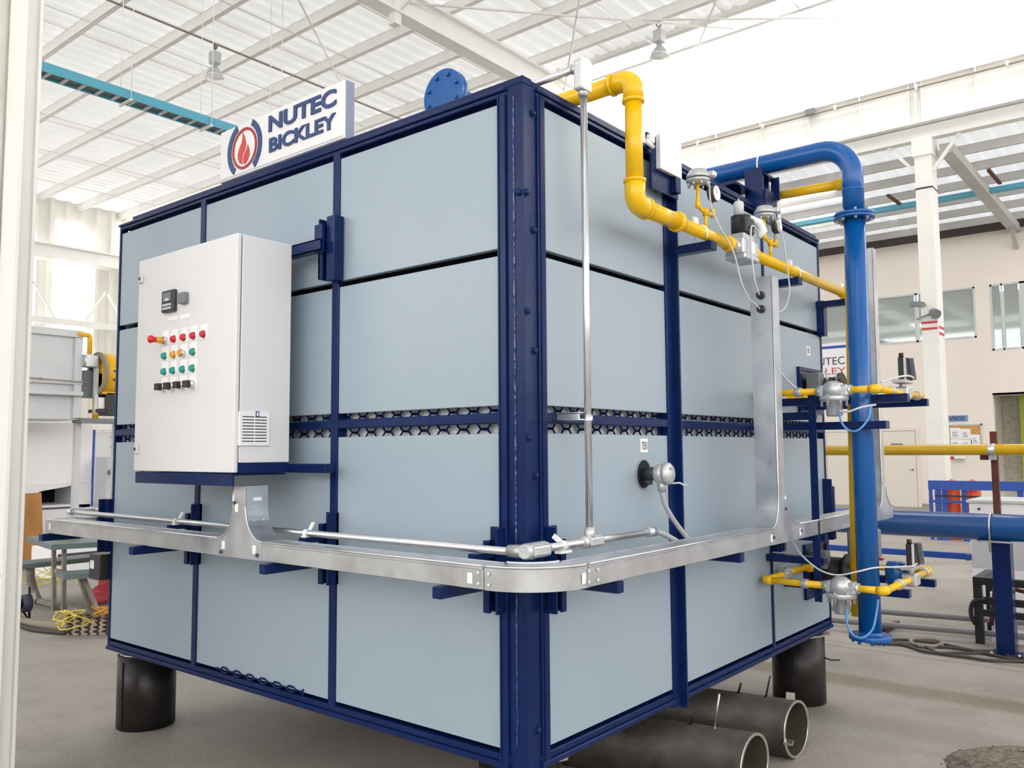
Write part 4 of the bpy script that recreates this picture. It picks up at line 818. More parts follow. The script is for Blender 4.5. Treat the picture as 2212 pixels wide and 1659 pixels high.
# ------------------------------------------------------------------ burner gas trains
def gas_train(z, label, y1, armz):
    t = thing('burner_gas_train', label, 'gas train', (0.3, 2.1, z), 'burner gas trains on the right side of the kiln')
    r = 0.0185; y0 = 2.10
    MB().cyl((0.05, y0, z), (0.385, y0, z), r, n=14).build('pipe_length', yellow_m, t)
    MB().cyl((0.54, y0, z), (0.64, y0, z), r, n=14).build('pipe_length', yellow_m, t)
    MB().tube([(0.085, y0, z), (0.045, y0, z), (0.045, y0+0.045, z)], r+0.0055, n=14, bend=0.035).build('elbow', yellow_m, t)
    MB().tube([(0.648, y0, z), (0.68, y0, z), (0.68, y0+0.04, z)], r+0.0055, n=14, bend=0.035).build('elbow', yellow_m, t)
    MB().cyl((0.045, y0+0.05, z), (0.045, y1-0.08, z), r, n=14).build('pipe_length', yellow_m, t)
    MB().tube([(0.045, y1-0.09, z), (0.045, y1-0.05, z), (0.02, y1-0.05, z)], r+0.009, n=14, bend=0.03).lathe([(0, 0), (0.036, 0), (0.036, 0.022), (0, 0.022)], (0.045, y1-0.055, z), (0, 1, 0), 16).build('elbow', yellow_m, t)
    MB().cyl((0.68, y0+0.05, z), (0.68, y1+0.12, z), r, n=14).build('pipe_length', yellow_m, t)
    MB().tube([(0.68, y1+0.10, z), (0.68, y1+0.16, z), (0.62, y1+0.16, z)], r+0.010, n=14, bend=0.035).build('elbow', yellow_m, t)
    MB().cyl((0.22, y1+0.16, z), (0.63, y1+0.16, z), r, n=14).build('pipe_length', yellow_m, t)
    for p, ax in (((0.25, y0, z), (1, 0, 0)), ((0.045, y0+0.26, z), (0, 1, 0)), ((0.68, y0+0.25, z), (0, 1, 0)), ((0.68, y1+0.05, z), (0, 1, 0))):
        MB().lathe([(0, 0), (r+0.008, 0), (r+0.010, 0.005), (r+0.010, 0.03), (r+0.008, 0.035), (0, 0.035)], p, ax, 6 if ax[0] else 14).build('union', alu_m, t)
    # regulator: cast body with a lower cup
    rg = MB().lathe([(0, 0.052), (0.030, 0.052), (0.050, 0.036), (0.058, 0.010), (0.058, -0.030), (0, -0.030)], (0.46, y0, z), (0, 0, 1), 20).box((0.385, y0-0.030, z-0.034), (0.54, y0+0.035, z+0.030), 0.008).cyl((0.37, y0, z), (0.40, y0, z), 0.030, n=6).cyl((0.525, y0, z), (0.555, y0, z), 0.030, n=6).build('regulator_body', alu_m, t)
    MB().lathe([(0, 0), (0.072, 0), (0.074, -0.004), (0.074, -0.022), (0.07, -0.026), (0.042, -0.032), (0.042, -0.100), (0.036, -0.108), (0, -0.108)], (0.46, y0, z-0.030), (0, 0, 1), 24).build('regulator_cup', alu_m, rg)
    for k in range(6):
        a = k*math.pi/3+0.3; MB().cyl((0.46+0.062*math.cos(a), y0+0.062*math.sin(a), z-0.085), (0.46+0.062*math.cos(a), y0+0.062*math.sin(a), z-0.022), 0.007, n=6).build('screw', alu_m, rg)
    if z > 1.5:
        for dx in (-0.04, 0.035): MB().cyl((0.46+dx, y0, z+0.04), (0.46+dx, y0, z+0.062), 0.014, n=8).build('plug', black_m, rg)
        MB().cyl((0.475, y0, z+0.05), (0.475, y0, z+0.115), 0.004, n=6).obox((0.43, y0, z+0.06), (0.415, y0, z+0.11), 0.008, 0.008).build('spindle', alu_m, rg)
    # actuated valve on the outer leg
    yv = y0+0.50
    va = MB().box((0.64, yv-0.05, z-0.035), (0.72, yv+0.05, z+0.035), 0.008).box((0.645, yv-0.075, z+0.055), (0.715, yv+0.09, z+0.075), 0.003).cyl((0.68, yv, z+0.03), (0.68, yv, z+0.06), 0.016, n=10).build('valve_body', alu_m, t)
    MB().prism([(-0.06, 0), (0.085, 0), (0.075, 0.045), (0.03, 0.125), (-0.06, 0.125)], (0.712, yv, z+0.075), (0, 1, 0), (0, 0, 1), 0.036).cyl((0.69, yv-0.04, z+0.2), (0.69, yv-0.04, z+0.225), 0.013, n=10).build('actuator', black_m, va)
    MB().obox((0.72, yv+0.085, z+0.08), (0.72, yv+0.035, z+0.20), 0.01, 0.03, (1, 0, 0)).build('actuator_side', mid_m, va); bx('actuator_edge', (0.706, yv-0.062, z+0.075), (0.717, yv-0.055, z+0.20), keys_m, va)
    # small valve on the inner leg
    MB().box((0.02, y0+0.24, z-0.028), (0.07, y0+0.34, z+0.028), 0.006).cyl((0.045, y0+0.29, z+0.02), (0.045, y0+0.29, z+0.065), 0.007, n=8).obox((0.045, y0+0.23, z+0.05), (0.045, y0+0.30, z+0.05), 0.012, 0.008).build('hand_valve', alu_m, t)
gas_train(1.912, 'yellow burner pipework loop with regulator at head height beside the blue standpipe', 2.84, 1.86)
gas_train(0.872, 'yellow burner pipework loop with regulator near the floor beside the blue standpipe', 2.84, 0.80)
pv = thing('gas_filter', 'blue-grey gas filter with hose fittings between pipe and lower valve', 'filter', (0.6, 2.7, 0.78))
MB().lathe([(0, -0.07), (0.05, -0.07), (0.06, -0.05), (0.06, 0.03), (0.045, 0.06), (0, 0.065)], (0.60, 2.62, 0.90), (0, 0, 1), 18).build('filter_bowl', blue_m, pv)
MB().lathe([(0, 0), (0.066, 0), (0.066, 0.012), (0, 0.012)], (0.60, 2.62, 0.928), (0, 0, 1), 18).cyl((0.6, 2.62, 0.86), (0.68, 2.72, 0.87), 0.02, n=10).box((0.56, 2.70, 0.84), (0.62, 2.78, 0.90), 0.006).build('filter_head', alu_m, pv)
ig = thing('ignition_unit', 'small grey ignition box with pale lid and electrodes, behind the lower yellow loop', 'box', (0.38, 2.79, 0.95))
MB().box((0.30, 2.72, 0.95), (0.46, 2.86, 1.12), 0.01).build('box_body', mid_m, ig); MB().box((0.32, 2.74, 1.12), (0.44, 2.84, 1.14)).build('box_lid', keys_m, ig)
MB().box((0.30, 2.86, 0.93), (0.46, 2.9, 0.945)).build('red_strip', red_m, ig)
for dx in (0.0, 0.05, 0.1): MB().cyl((0.33+dx, 2.71, 0.96), (0.33+dx, 2.71, 1.05+dx*0.4), 0.012, n=8).build('electrode', alu_m, ig)
cable([(0.20, 2.12, 1.10), (0.26, 2.08, 1.03), (0.36, 2.06, 0.96), (0.46, 2.05, 0.94), (0.56, 2.06, 0.965), (0.62, 2.14, 0.98), (0.66, 2.35, 0.965), (0.71, 2.52, 0.955), (0.72, 2.58, 0.965)], 0.0045, wcable_m, 'white cable hanging past the blue standpipe to the lower black actuator')
cable([(0.50, 2.06, 0.765), (0.50, 2.05, 0.70), (0.53, 2.05, 0.64), (0.58, 2.05, 0.635), (0.62, 2.08, 0.68), (0.63, 2.12, 0.76), (0.635, 2.14, 0.82)], 0.006, bcable_m, 'pale blue hose looping below the lower regulator', 'hose', name='hose')
cable([(0.50, 2.06, 1.80), (0.51, 2.05, 1.74), (0.55, 2.05, 1.695), (0.60, 2.05, 1.70), (0.64, 2.08, 1.76), (0.64, 2.12, 1.83)], 0.006, bcable_m, 'pale blue hose looping below the upper regulator', 'hose', name='hose')
cable([(0.50, 2.06, 1.80), (0.55, 2.05, 1.795), (0.61, 2.06, 1.815), (0.66, 2.14, 1.83)], 0.006, wcable_m, 'short grey cable crossing the blue standpipe below the upper regulator')
cable([(0.21, 2.0, 2.02), (0.22, 2.05, 1.985), (0.24, 2.10, 1.95), (0.26, 2.12, 1.93)], 0.006, wcable_m, 'short white cable above the upper yellow loop')
cable([(0.66, 2.25, 1.955), (0.70, 2.42, 1.99), (0.725, 2.55, 2.005), (0.727, 2.66, 2.0)], 0.006, wcable_m, 'white cable curving up to the upper black actuator')
tb = tag(bx('ignition_transformer', (-3.40, -0.06, 0.83), (-3.25, 0.10, 0.985), black_m, bev=0.006), 'black transformer box with a white label at the far edge of the kiln', 'transformer')
bx('label_plate', (-3.38, -0.062, 0.895), (-3.33, -0.0595, 0.945), label_m, tb)

# ------------------------------------------------------------------ loose pipes under the kiln
def loose_pipe(e, d, L, label, rods, lugs):
    e = Vector(e); d = Vector(d).normalized(); s = d.cross(Vector((0, 0, 1))); q = e-d*L
    def cut(m):                                                    # torch-cut end, a little off square
        for v in m.bm.verts:
            if (v.co-e).dot(d) > -0.05: v.co -= d*0.24*((v.co-e).dot(s))
        return m
    t = thing('steel_pipe', label, 'pipe', e, 'loose steel pipes under the kiln')
    cut(MB().lathe([(0.147, 0), (0.147, L), (0.135, L), (0.135, 0), (0.147, 0)], q, d, 44)).build('pipe_wall', scale_m, t)
    cut(MB().lathe([(0.1345, 0), (0.1345, L-0.004)], q, d, 44)).build('liner', liner_m, t)
    cut(MB().lathe([(0.1475, 0), (0.1475, 0.004), (0.1345, 0.004), (0.1345, 0)], e-d*0.003, d, 44)).build('cut_edge', bright_m, t)
    for a, h, lean, r in rods:
        b = e-d*a+Vector((0, 0, 0.144))
        m = MB().cyl(b, b+Vector((0, 0, h))+d*lean+s*0.01, r, n=8).lathe([(0.012, 0), (0.006, 0.008), (0, 0.008)], b, (0, 0, 1), 10)
        m.build('rod', bright_m if h > 0.14 else steel_m, t)
    for ang, a in lugs:
        n = s*math.cos(ang)+Vector((0, 0, 1))*math.sin(ang); c = e-d*a+n*0.16
        MB().obox(c-d*0.025, c+d*0.02, 0.012, 0.045, n).build('lug', bright_m, t)
loose_pipe((0.26, 1.406, FZ+0.149), (0.69, 0.14, 0), 1.5, 'loose dark steel pipe with open end on the floor, nearer of the two', [(0.19, 0.17, 0.03, 0.006), (0.31, 0.06, 0.03, 0.006)], [(math.pi+0.3, 0.28)])
loose_pipe((0.22, 2.045, FZ+0.149), (0.70, 0.12, 0), 1.7, 'loose dark steel pipe with open end on the floor, beside the far pedestal', [(0.31, 0.06, 0.02, 0.007), (0.16, 0.12, 0.03, 0.005)], [(1.7, 0.03), (-0.15, 0.01), (math.pi+1.0, 0.05), (math.pi+0.2, 0.20)])
# gravel mound
m = MB(); cx, cy, R = 1.40, 2.47, 0.56; N = 40; rings = []
for i in range(15):
    rr = R*(1-i/14.0); ring_ = []
    for k in range(N):
        a = 2*math.pi*k/N; r_ = rr*(1+0.03*math.sin(3*a)+0.02*math.sin(7*a))
        hh = 0.075*(1-(rr/R)**2.5)+random.uniform(0, 0.007)*(0 if i == 0 else 1)
        ring_.append(m.bm.verts.new((cx+r_*math.cos(a), cy+r_*math.sin(a), FZ+hh+(0.001 if i else 0))))
    rings.append(ring_)
for A_, C_ in zip(rings, rings[1:]):
    for k in range(N): m.bm.faces.new((A_[k], A_[(k+1) % N], C_[(k+1) % N], C_[k]))
for k in range(1500):
    a = random.uniform(0, 2*math.pi); rr = R*math.sqrt(random.random())*1.03; h = 0.075*max(0, 1-(rr/R)**2.5); s_ = random.uniform(0.003, 0.009)
    mt = Matrix.Translation((cx+rr*math.cos(a), cy+rr*math.sin(a), FZ+h+s_*0.4)) @ Matrix.Rotation(random.uniform(0, 6), 4, (random.random(), random.random(), 1)) @ Matrix.Diagonal((s_, s_*random.uniform(0.6, 1), s_*0.6, 1))
    bmesh.ops.create_icosphere(m.bm, subdivisions=1, radius=1, matrix=mt)
o = m.build('gravel_mound', gravel_m, kind='stuff'); tag(o, 'low round mound of grey gravel on the concrete floor', 'gravel')

# ------------------------------------------------------------------ behind on the right: duct, rail, cabinet, rack
du = thing('air_duct', 'large horizontal blue air duct with a steel U-bolt behind the standpipe', 'duct', (0.65, 5.2, 0.965))
MB().cyl((-0.75, 5.2, 0.968), (6.0, 5.2, 0.968), 0.106, n=32).build('duct_pipe', blue_m, du)
MB().tube([(-0.5, 5.2, 0.968), (-0.75, 5.2, 0.968), (-0.95, 5.35, 0.968), (-0.98, 5.8, 0.968)], 0.106, n=24).build('duct_elbow', blue_m, du)
MB().tube([(0.64, 5.09, 0.78)]+[(0.64, 5.2-0.111*math.cos(math.pi*i/12), 0.968+0.111*math.sin(math.pi*i/12)) for i in range(13)]+[(0.64, 5.31, 0.78)], 0.007, n=8).build('u_bolt', bright_m, du)
ds = thing('duct_stand', 'dark navy channel post carrying the blue duct', 'stand', (0.70, 5.26, FZ))
MB().box((0.63, 5.20, FZ+0.01), (0.65, 5.34, 0.862), 0.002).box((0.65, 5.202, FZ+0.01), (0.745, 5.215, 0.862)).box((0.745, 5.20, FZ+0.01), (0.76, 5.34, 0.862)).build('post', navy_m, ds)
bx('foot_plate', (0.58, 5.14, FZ), (0.82, 5.40, FZ+0.012), navy_m, ds); bx('saddle', (0.54, 5.12, 0.852), (0.78, 5.33, 0.866), galv_m, ds)
for dx in (0.6, 0.79): MB().cyl((dx, 5.17, FZ+0.01), (dx, 5.17, FZ+0.035), 0.011, n=6).build('anchor_bolt', bright_m, ds)
rp = thing('rail_post', 'rusty brown square post with a pipe clip, rising behind the blue duct', 'post', (0.645, 5.38, 0.7))
MB().box((0.62, 5.42, FZ), (0.67, 5.47, 1.735), 0.003).box((0.545, 5.40, 1.50), (0.62, 5.45, 1.545), 0.003).build('post', rust_m, rp)
MB().lathe([(0.051, 0), (0.051, 0.05), (0.046, 0.05), (0.046, 0), (0.051, 0)], (0.615, 5.37, 1.585), (1, 0, 0), 18).box((0.615, 5.36, 1.50), (0.665, 5.42, 1.54)).build('pipe_clip', galv_m, rp)
yr = MB().cyl((-1.2, 5.37, 1.585), (6, 5.37, 1.585), 0.045, n=20).build('gas_line', yellow_m); tag(yr, 'straight horizontal yellow gas line in front of the cream wall', 'pipe')
o = MB().cyl((-1.8, 5.52, 0.1), (4.5, 6.72, 0.1), 0.026, n=12).build('floor_conduit', fcond_m); tag(o, 'grey steel conduit along the floor, upper of two', 'conduit', 'steel conduits along the floor')
o = MB().cyl((-1.8, 5.22, 0.04), (4.5, 6.40, 0.04), 0.025, n=12).build('floor_conduit', fcond_m); tag(o, 'grey steel conduit along the floor, lower and nearer of two', 'conduit', 'steel conduits along the floor')
for x in (-0.3, 1.6):
    o = MB().box((x-0.02, 5.42+0.19*(x+0.72)-0.03, FZ), (x+0.02, 5.82+0.19*(x+0.72)+0.03, FZ+0.05)).build('conduit_block', steel_m)
    tag(o, 'small dark block under the floor conduits, %s' % ('behind the standpipe' if x < 0 else 'beyond the duct post'), 'block')
fr = thing('pump_frame', 'black steel frame holding a pump and hoses behind the duct post', 'frame', (0.7, 5.7, FZ))
f = MB()
for x in (0.41, 0.98): f.box((x, 5.58, FZ), (x+0.065, 5.64, 0.45), 0.003)
f.box((0.41, 5.58, 0.45), (1.05, 5.64, 0.512), 0.003); f.box((0.475, 5.585, 0.29), (0.98, 5.61, 0.35)); f.box((0.475, 5.585, 0.19), (0.98, 5.61, 0.245))
for x in (0.41, 0.98): f.box((x, 6.1, FZ), (x+0.065, 6.16, 0.51)); f.box((x, 5.64, 0.46), (x+0.065, 6.1, 0.51))
f.build('frame', black_m, fr)
MB().cyl((0.58, 5.85, 0.02), (0.58, 5.85, 0.36), 0.09, n=18).cyl((0.85, 5.9, 0.05), (0.85, 5.9, 0.30), 0.07, n=18).box((0.5, 5.75, FZ), (0.95, 6.0, 0.03)).build('pump', machine_m, fr)
for p in ([(0.55, 5.75, 0.44), (0.56, 5.66, 0.40), (0.55, 5.6, 0.25), (0.53, 5.62, 0.12)], [(0.6, 5.8, 0.5), (0.68, 5.7, 0.42), (0.85, 5.66, 0.40), (1.0, 5.7, 0.33)], [(0.50, 5.57, 0.33), (0.42, 5.55, 0.33), (0.38, 5.55, 0.22), (0.42, 5.56, 0.12)]):
    MB().tube(p, 0.018, n=8, bend=0.06).build('hose', rust_m if p[0][1] > 5.7 else black_m, fr)
wc = thing('equipment_cabinet', 'white-grey floor cabinet behind the blue duct', 'cabinet', (0.9, 7.2, FZ))
MB().box((0.15, 6.92, 0.02), (2.6, 7.7, 1.06), 0.008).build('cabinet_body', machine_m, wc); bx('plinth', (0.2, 6.96, FZ), (2.55, 7.65, 0.02), mid_m, wc)
bx('cabinet_top', (0.13, 6.90, 1.06), (2.62, 7.72, 1.085), ovengrey_m, wc); bx('panel_band', (0.16, 6.912, 0.43), (2.6, 6.922, 0.72), ovengrey_m, wc)
for x in (0.9, 1.7): bx('door_gap', (x, 6.915, 0.05), (x+0.008, 6.921, 1.05), mid_m, wc)
MB().cyl((0.24, 6.92, 1.0), (0.24, 6.905, 1.0), 0.012, n=10).build('knob', black_m, wc)
rl = thing('barrier_rail', 'low blue barrier rail between the standpipe and the white cabinet', 'rail', (-0.4, 7.0, FZ))
MB().box((-1.45, 6.97, 0.488), (0.14, 7.03, 0.548), 0.004).build('rail', rackblue_m, rl); MB().box((-1.45, 6.97, FZ), (-1.39, 7.03, 0.488)).box((-1.5, 6.8, FZ), (-1.34, 7.2, FZ+0.02)).build('leg', rackblue_m, rl); MB().box((0.10, 6.9, 0.49), (0.14, 6.97, 0.545)).build('end_bracket', rackblue_m, rl)
rk = thing('cylinder_rack', 'blue steel rack of rails behind the duct, holding orange cylinders', 'rack', (-1.0, 14.2, FZ))
for x, zt in ((-1.90, 0.95), (-1.80, 0.95), (-1.69, 0.98), (-1.37, 0.98), (-0.51, 0.98), (0.46, 0.98)): MB().box((x, 14.18, FZ), (x+(0.05 if x < -1.85 else 0.09), 14.24, zt)).build('post', rackblue_m, rk)
MB().box((-1.90, 14.15, 0.86), (0.7, 14.18, 1.02)).build('top_rail', rackblue_m, rk); MB().box((-1.90, 14.15, 0.625), (0.7, 14.18, 0.67)).build('middle_rail', rackblue_m, rk); MB().box((-1.8, 14.16, 0.733), (0.7, 14.18, 0.76)).build('middle_rail', black_m, rk)
def cylinder_(x, label):
    t = thing('gas_cylinder', label, 'gas cylinder', (x, 14.5, FZ), 'orange gas cylinders in the blue rack')
    MB().lathe([(0, 0), (0.12, 0), (0.13, 0.02), (0.13, 0.94), (0.10, 1.02), (0.05, 1.06), (0, 1.06)], (x, 14.5, FZ), (0, 0, 1), 22).build('shell', orange_m, t)
    MB().cyl((x, 14.5, FZ+1.05), (x, 14.5, FZ+1.10), 0.025, n=10).box((x-0.02, 14.45, FZ+1.06), (x+0.02, 14.55, FZ+1.08)).build('valve', bright_m, t)
cylinder_(-1.58, 'orange gas cylinder in the blue rack, near the white column side'); cylinder_(-1.245, 'orange gas cylinder in the blue rack, farther from the white column')
# tangle of cables on the floor
for k in range(4):
    x0 = 0.0+0.12*k; pts = []
    for i in range(9):
        pts.append((-0.4+0.17*i+random.uniform(-0.05, 0.05), 5.05+0.05*k+0.12*math.sin(i*0.9+k*1.7)+random.uniform(-0.05, 0.05), FZ+0.014))
    cable(pts, 0.012, cable_m, ['brown cable snaking on the floor behind the standpipe, nearest of four', 'brown cable snaking on the floor behind the standpipe, second of four', 'brown cable snaking on the floor behind the standpipe, third of four', 'brown cable snaking on the floor next to the conduits'][k], 'cable', group='cables on the floor behind the standpipe')
cable([(0.10+0.12*math.cos(a*0.7), 5.28+0.16*math.sin(a*0.7), FZ+0.02) for a in range(10)], 0.016, hose_m, 'grey loop of cable on the floor beside the pump frame')
# things on and before the back wall
nb_ = thing('notice_board', 'cork notice board covered with white sheets on the cream wall', 'board', (-3.0, 23.1, 1.54))
bx('cork_panel', (-3.38, 23.09, 1.54), (-2.62, 23.125, 2.21), cork_m, nb_); MB().box((-3.42, 23.08, 1.50), (-3.38, 23.13, 2.25)).box((-2.62, 23.08, 1.50), (-2.58, 23.13, 2.25)).box((-3.42, 23.08, 2.21), (-2.58, 23.13, 2.25)).box((-3.42, 23.08, 1.5), (-2.58, 23.13, 1.54)).build('board_frame', ovengrey_m, nb_)
for i, (x, z, w, h) in enumerate(((-3.36, 1.86, 0.26, 0.29), (-3.36, 1.57, 0.27, 0.28), (-3.10, 1.84, 0.24, 0.28), (-3.09, 1.57, 0.25, 0.26), (-2.86, 1.68, 0.22, 0.28))):
    p = bx('paper', (x, 23.083, z), (x+w, 23.089, z+h), label_m, nb_)
    for k in range(3): bx('print_line', (x+0.05, 23.0815, z+0.06+0.05*k), (x+w-0.06-0.02*k, 23.083, z+0.075+0.05*k), ink_m, p)
vs = thing('sign_strip', 'small blue sign strip above the notice board reading VISOS', 'sign', (-3.15, 23.1, 2.4))
bx('strip', (-3.42, 23.10, 2.33), (-2.92, 23.125, 2.49), blueplate_m, vs); lettering('VISOS', (-3.37, 23.099, 2.355), (1, 0, 0), (0, 0, 1), 0.38, 0.11, ink_m, vs, ext=0.002, bold=0.03)
dp = thing('dispenser', 'small white and red dispenser below the notice board', 'dispenser', (-3.2, 23.08, 1.3))
bx('dispenser_body', (-3.28, 23.02, 1.30), (-3.03, 23.125, 1.38), white_m, dp, 0.01); bx('red_end', (-3.40, 23.03, 1.30), (-3.28, 23.12, 1.37), stripe_m, dp, 0.01); bx('drip_tray', (-3.26, 23.02, 1.25), (-3.06, 23.125, 1.27), ovengrey_m, dp)
ws = thing('wall_sign', 'white wall sign with a blue band and red and black lettering, behind the standpipe', 'sign', (-6.9, 23.1, 3.5))
bx('sign_board', (-8.3, 23.09, 3.35), (-5.75, 23.125, 4.75), label_m, ws); bx('blue_band', (-8.3, 23.085, 4.60), (-5.75, 23.09, 4.68), rackblue_m, ws)
lettering('NUTEC', (-7.15, 23.087, 4.11), (1, 0, 0), (0, 0, 1), 1.04, 0.23, ink_m, ws, ext=0.003, bold=0.0)
lettering('BICKLEY', (-7.55, 23.087, 3.82), (1, 0, 0), (0, 0, 1), 1.46, 0.2, stripe_m, ws, ext=0.003, bold=0.0)
lettering('CALIDAD', (-7.15, 23.087, 3.52), (1, 0, 0), (0, 0, 1), 1.35, 0.2, ink_m, ws, ext=0.003, bold=0.0)
for i, (y0, dx) in enumerate(((4.33, -0.16), (4.24, 0.04))):
    t = thing('flood_light', ['grey flood light on the white column, upper', 'grey flood light on a bracket of the white column, lower'][i], 'lamp', (-1.95+dx, 14.9, y0))
    if i == 0: MB().obox((-2.22, 14.80, 4.36), (-1.98, 14.80, 4.33), 0.14, 0.09).build('housing', mid_m, t); bx('bracket', (-2.02, 14.8, 4.33), (-1.98, 14.97, 4.36), mid_m, t)
    else: MB().obox((-2.10, 14.75, 4.05), (-1.86, 14.88, 4.16), 0.05, 0.04).build('bracket', mid_m, t); MB().cyl((-1.86, 14.92, 4.20), (-1.78, 14.80, 4.12), 0.07, 0.10, n=14).build('housing', mid_m, t)
# blue tray hung from the main roof, and the high-bay lamps
ct = thing('cable_tray', 'light blue ladder cable tray hanging under the cream roof', 'cable tray', (-10.5, 4, 7.0))
MB().box((-10.69, 0.5, 6.99), (-10.67, 7.0, 7.13)).build('side_rail', tray_m, ct); MB().box((-10.43, 0.5, 6.99), (-10.41, 7.0, 7.13)).build('side_rail', tray_m, ct)
bx('tray_cables', (-10.67, 0.5, 7.03), (-10.43, 7.0, 7.07), rung_m, ct)
rg0 = MB().box((-10.67, 0.6, 6.99), (-10.43, 0.64, 7.02)).build('rung', keys_m, ct)
for i in range(1, 26): dup(rg0, (0, 0.25*i, 0))
hb = MB().box((-10.74, 0.8, 6.96), (-10.36, 0.84, 6.985)).cyl((-10.72, 0.82, 6.97), (-10.72, 0.82, 9.76), 0.008, n=6).cyl((-10.38, 0.82, 6.97), (-10.38, 0.82, 9.76), 0.008, n=6).build('hanger', whitesteel_m, ct)
for i in range(1, 5): dup(hb, (0, 1.35*i, 0))
def lamp(p, label):
    t = thing('bay_lamp', label, 'lamp', p, 'high-bay lamps'); x, y, z = p
    MB().lathe([(0.05, 0.012*0), (0.058, 0.03), (0.05, 0.06), (0.042, 0.03), (0.05, 0)], (x, y-0.03, z-0.04), (0, 1, 0), 12).cyl((x, y, z-0.16), (x, y, z-0.08), 0.012, n=8).build('hook', hose_m, t)
    MB().box((x-0.09, y-0.09, z-0.40), (x+0.09, y+0.09, z-0.16), 0.012).build('ballast_box', alu_m, t)
    MB().lathe([(0.05, 0), (0.055, -0.07), (0.10, -0.12), (0.155, -0.20), (0.18, -0.29), (0.172, -0.29), (0.14, -0.2), (0.05, -0.10)], (x, y, z-0.40), (0, 0, 1), 24).build('reflector', alu_m, t)
    MB().lathe([(0, 0), (0.172, 0), (0.168, -0.012), (0, -0.04)], (x, y, z-0.685), (0, 0, 1), 24).build('lens', lens_m, t)
lamp((-12.77, 6.34, 9.68), 'white high-bay lamp hanging above the name sign'); lamp((-5.6, 11.3, 9.72), 'white high-bay lamp hanging above the yellow gas pipe, in the bright roof')

# ------------------------------------------------------------------ behind on the left
mc = thing('press_machine', 'large white machine block with a dark slot, behind the plywood', 'machine', (-12.5, 3.3, FZ))
MB().box((-13.4, 2.0, 1.12), (-12.0, 3.85, 2.10), 0.01).build('upper_block', machine_m, mc)
MB().box((-13.4, 2.0, 0.62), (-12.0, 2.15, 1.12)).box((-13.4, 3.66, 0.62), (-12.0, 3.85, 1.12)).box((-13.4, 2.0, FZ), (-12.0, 3.85, 0.80), 0.01).build('lower_block', machine_m, mc)
bx('slot_back', (-13.0, 2.15, 0.8), (-12.9, 3.66, 1.12), void_m, mc)
MB().prism([(2.0, 1.12), (3.6, 1.12), (3.45, 1.08), (3.1, 1.03), (2.9, 0.96), (2.6, 0.93), (2.0, 0.98)], (-11.98, 0, 0), (0, 1, 0), (0, 0, 1), 0.03).build('torn_skirt', white_m, mc)
bx('dark_seam', (-12.01, 2.1, 0.74), (-11.99, 3.7, 0.765), ink_m, mc)
sb = tag(bx('switch_box', (-12.0, 3.90, FZ), (-11.6, 4.2, 1.55), ovengrey_m, bev=0.01), 'grey switch box between the white machine and the kiln edge', 'box')
bx('box_label', (-11.6, 3.98, 0.80), (-11.595, 4.12, 0.92), ink_m, sb); MB().cyl((-11.6, 3.95, 1.30), (-11.3, 3.95, 1.32), 0.04, n=10).build('pipe_stub', rung_m, sb)
og = thing('oven_casing', 'pale grey ribbed casing panel standing on the white machine', 'casing', (-11.5, 2.7, 2.1))
MB().box((-11.9, 1.6, 2.105), (-11.06, 3.20, 3.44)).build('casing', ovengrey_m, og)
for z0, z1 in ((3.34, 3.445), (2.63, 2.69), (2.05, 2.12)): MB().box((-11.06, 1.6, max(z0, 2.105)), (-11.0, 3.22, z1), 0.004).build('rib', ovengrey_m, og)
MB().box((-11.06, 3.10, 2.13), (-11.004, 3.206, 3.335), 0.004).build('rib', ovengrey_m, og); MB().box((-11.06, 1.6, 2.46), (-10.9, 3.19, 2.52), 0.004).build('shelf_rail', ovengrey_m, og)
MB().cyl((-10.95, 1.6, 2.715), (-10.95, 3.30, 2.665), 0.008, n=8).sphere((-10.95, 2.6, 2.686), 0.02, 8).build('tie_rod', hose_m, og)
bl = thing('blower', 'yellow blower wheel housing with black motor beside the grey casing', 'blower', (-11, 3.5, 2.2))
MB().tube([(-11, 3.13, 3.39), (-11, 3.25, 3.39), (-11, 3.305, 3.38), (-11, 3.305, 3.10)], 0.035, n=12, bend=0.06).build('gas_pipe', blower_m, bl); MB().cyl((-11, 3.42, 2.13), (-11, 3.42, 2.46), 0.045, n=12).build('drain_pipe', blower_m, bl)
MB().lathe([(0, 0), (0.30, 0), (0.32, 0.02), (0.32, 0.20), (0.30, 0.22), (0, 0.22)], (-11.05, 3.46, 2.82), (0, 1, 0), 30).build('housing', blower_m, bl)
MB().box((-11.2, 3.46, 2.50), (-10.9, 3.67, 2.82), 0.006).build('outlet', blower_m, bl)
for z in (2.83, 2.70): bx('vent_mark', (-10.735, 3.55, z), (-10.728, 3.62, z+0.03), rust_m, bl)
MB().lathe([(0.24, 0), (0.325, 0.0), (0.325, 0.03), (0.24, 0.03)], (-11.0, 3.42, 2.82), (0, 1, 0), 26).build('ring_flange', hose_m, bl)
MB().cyl((-11, 3.2, 3.0), (-11, 3.42, 3.0), 0.09, n=16).box((-11.1, 3.22, 2.9), (-10.9, 3.40, 3.08), 0.01).build('gear_case', alu_m, bl)
MB().box((-11.3, 3.22, 2.45), (-11.08, 3.5, 2.86)).build('support_plate', mid_m, bl); MB().box((-11.02, 3.38, 2.2), (-10.95, 3.43, 2.9)).build('strut', keys_m, bl)
MB().box((-11.2, 3.53, 2.18), (-10.9, 3.80, 2.53), 0.01).box((-11.2, 3.40, 2.22), (-10.9, 3.55, 2.27)).build('motor', black_m, bl); MB().box((-11.1, 3.44, 2.28), (-10.95, 3.53, 2.45)).build('terminal_box', white_m, bl)
MB().box((-11.2, 3.17, 2.06), (-10.9, 3.82, 2.13)).build('base_shelf', mid_m, bl)
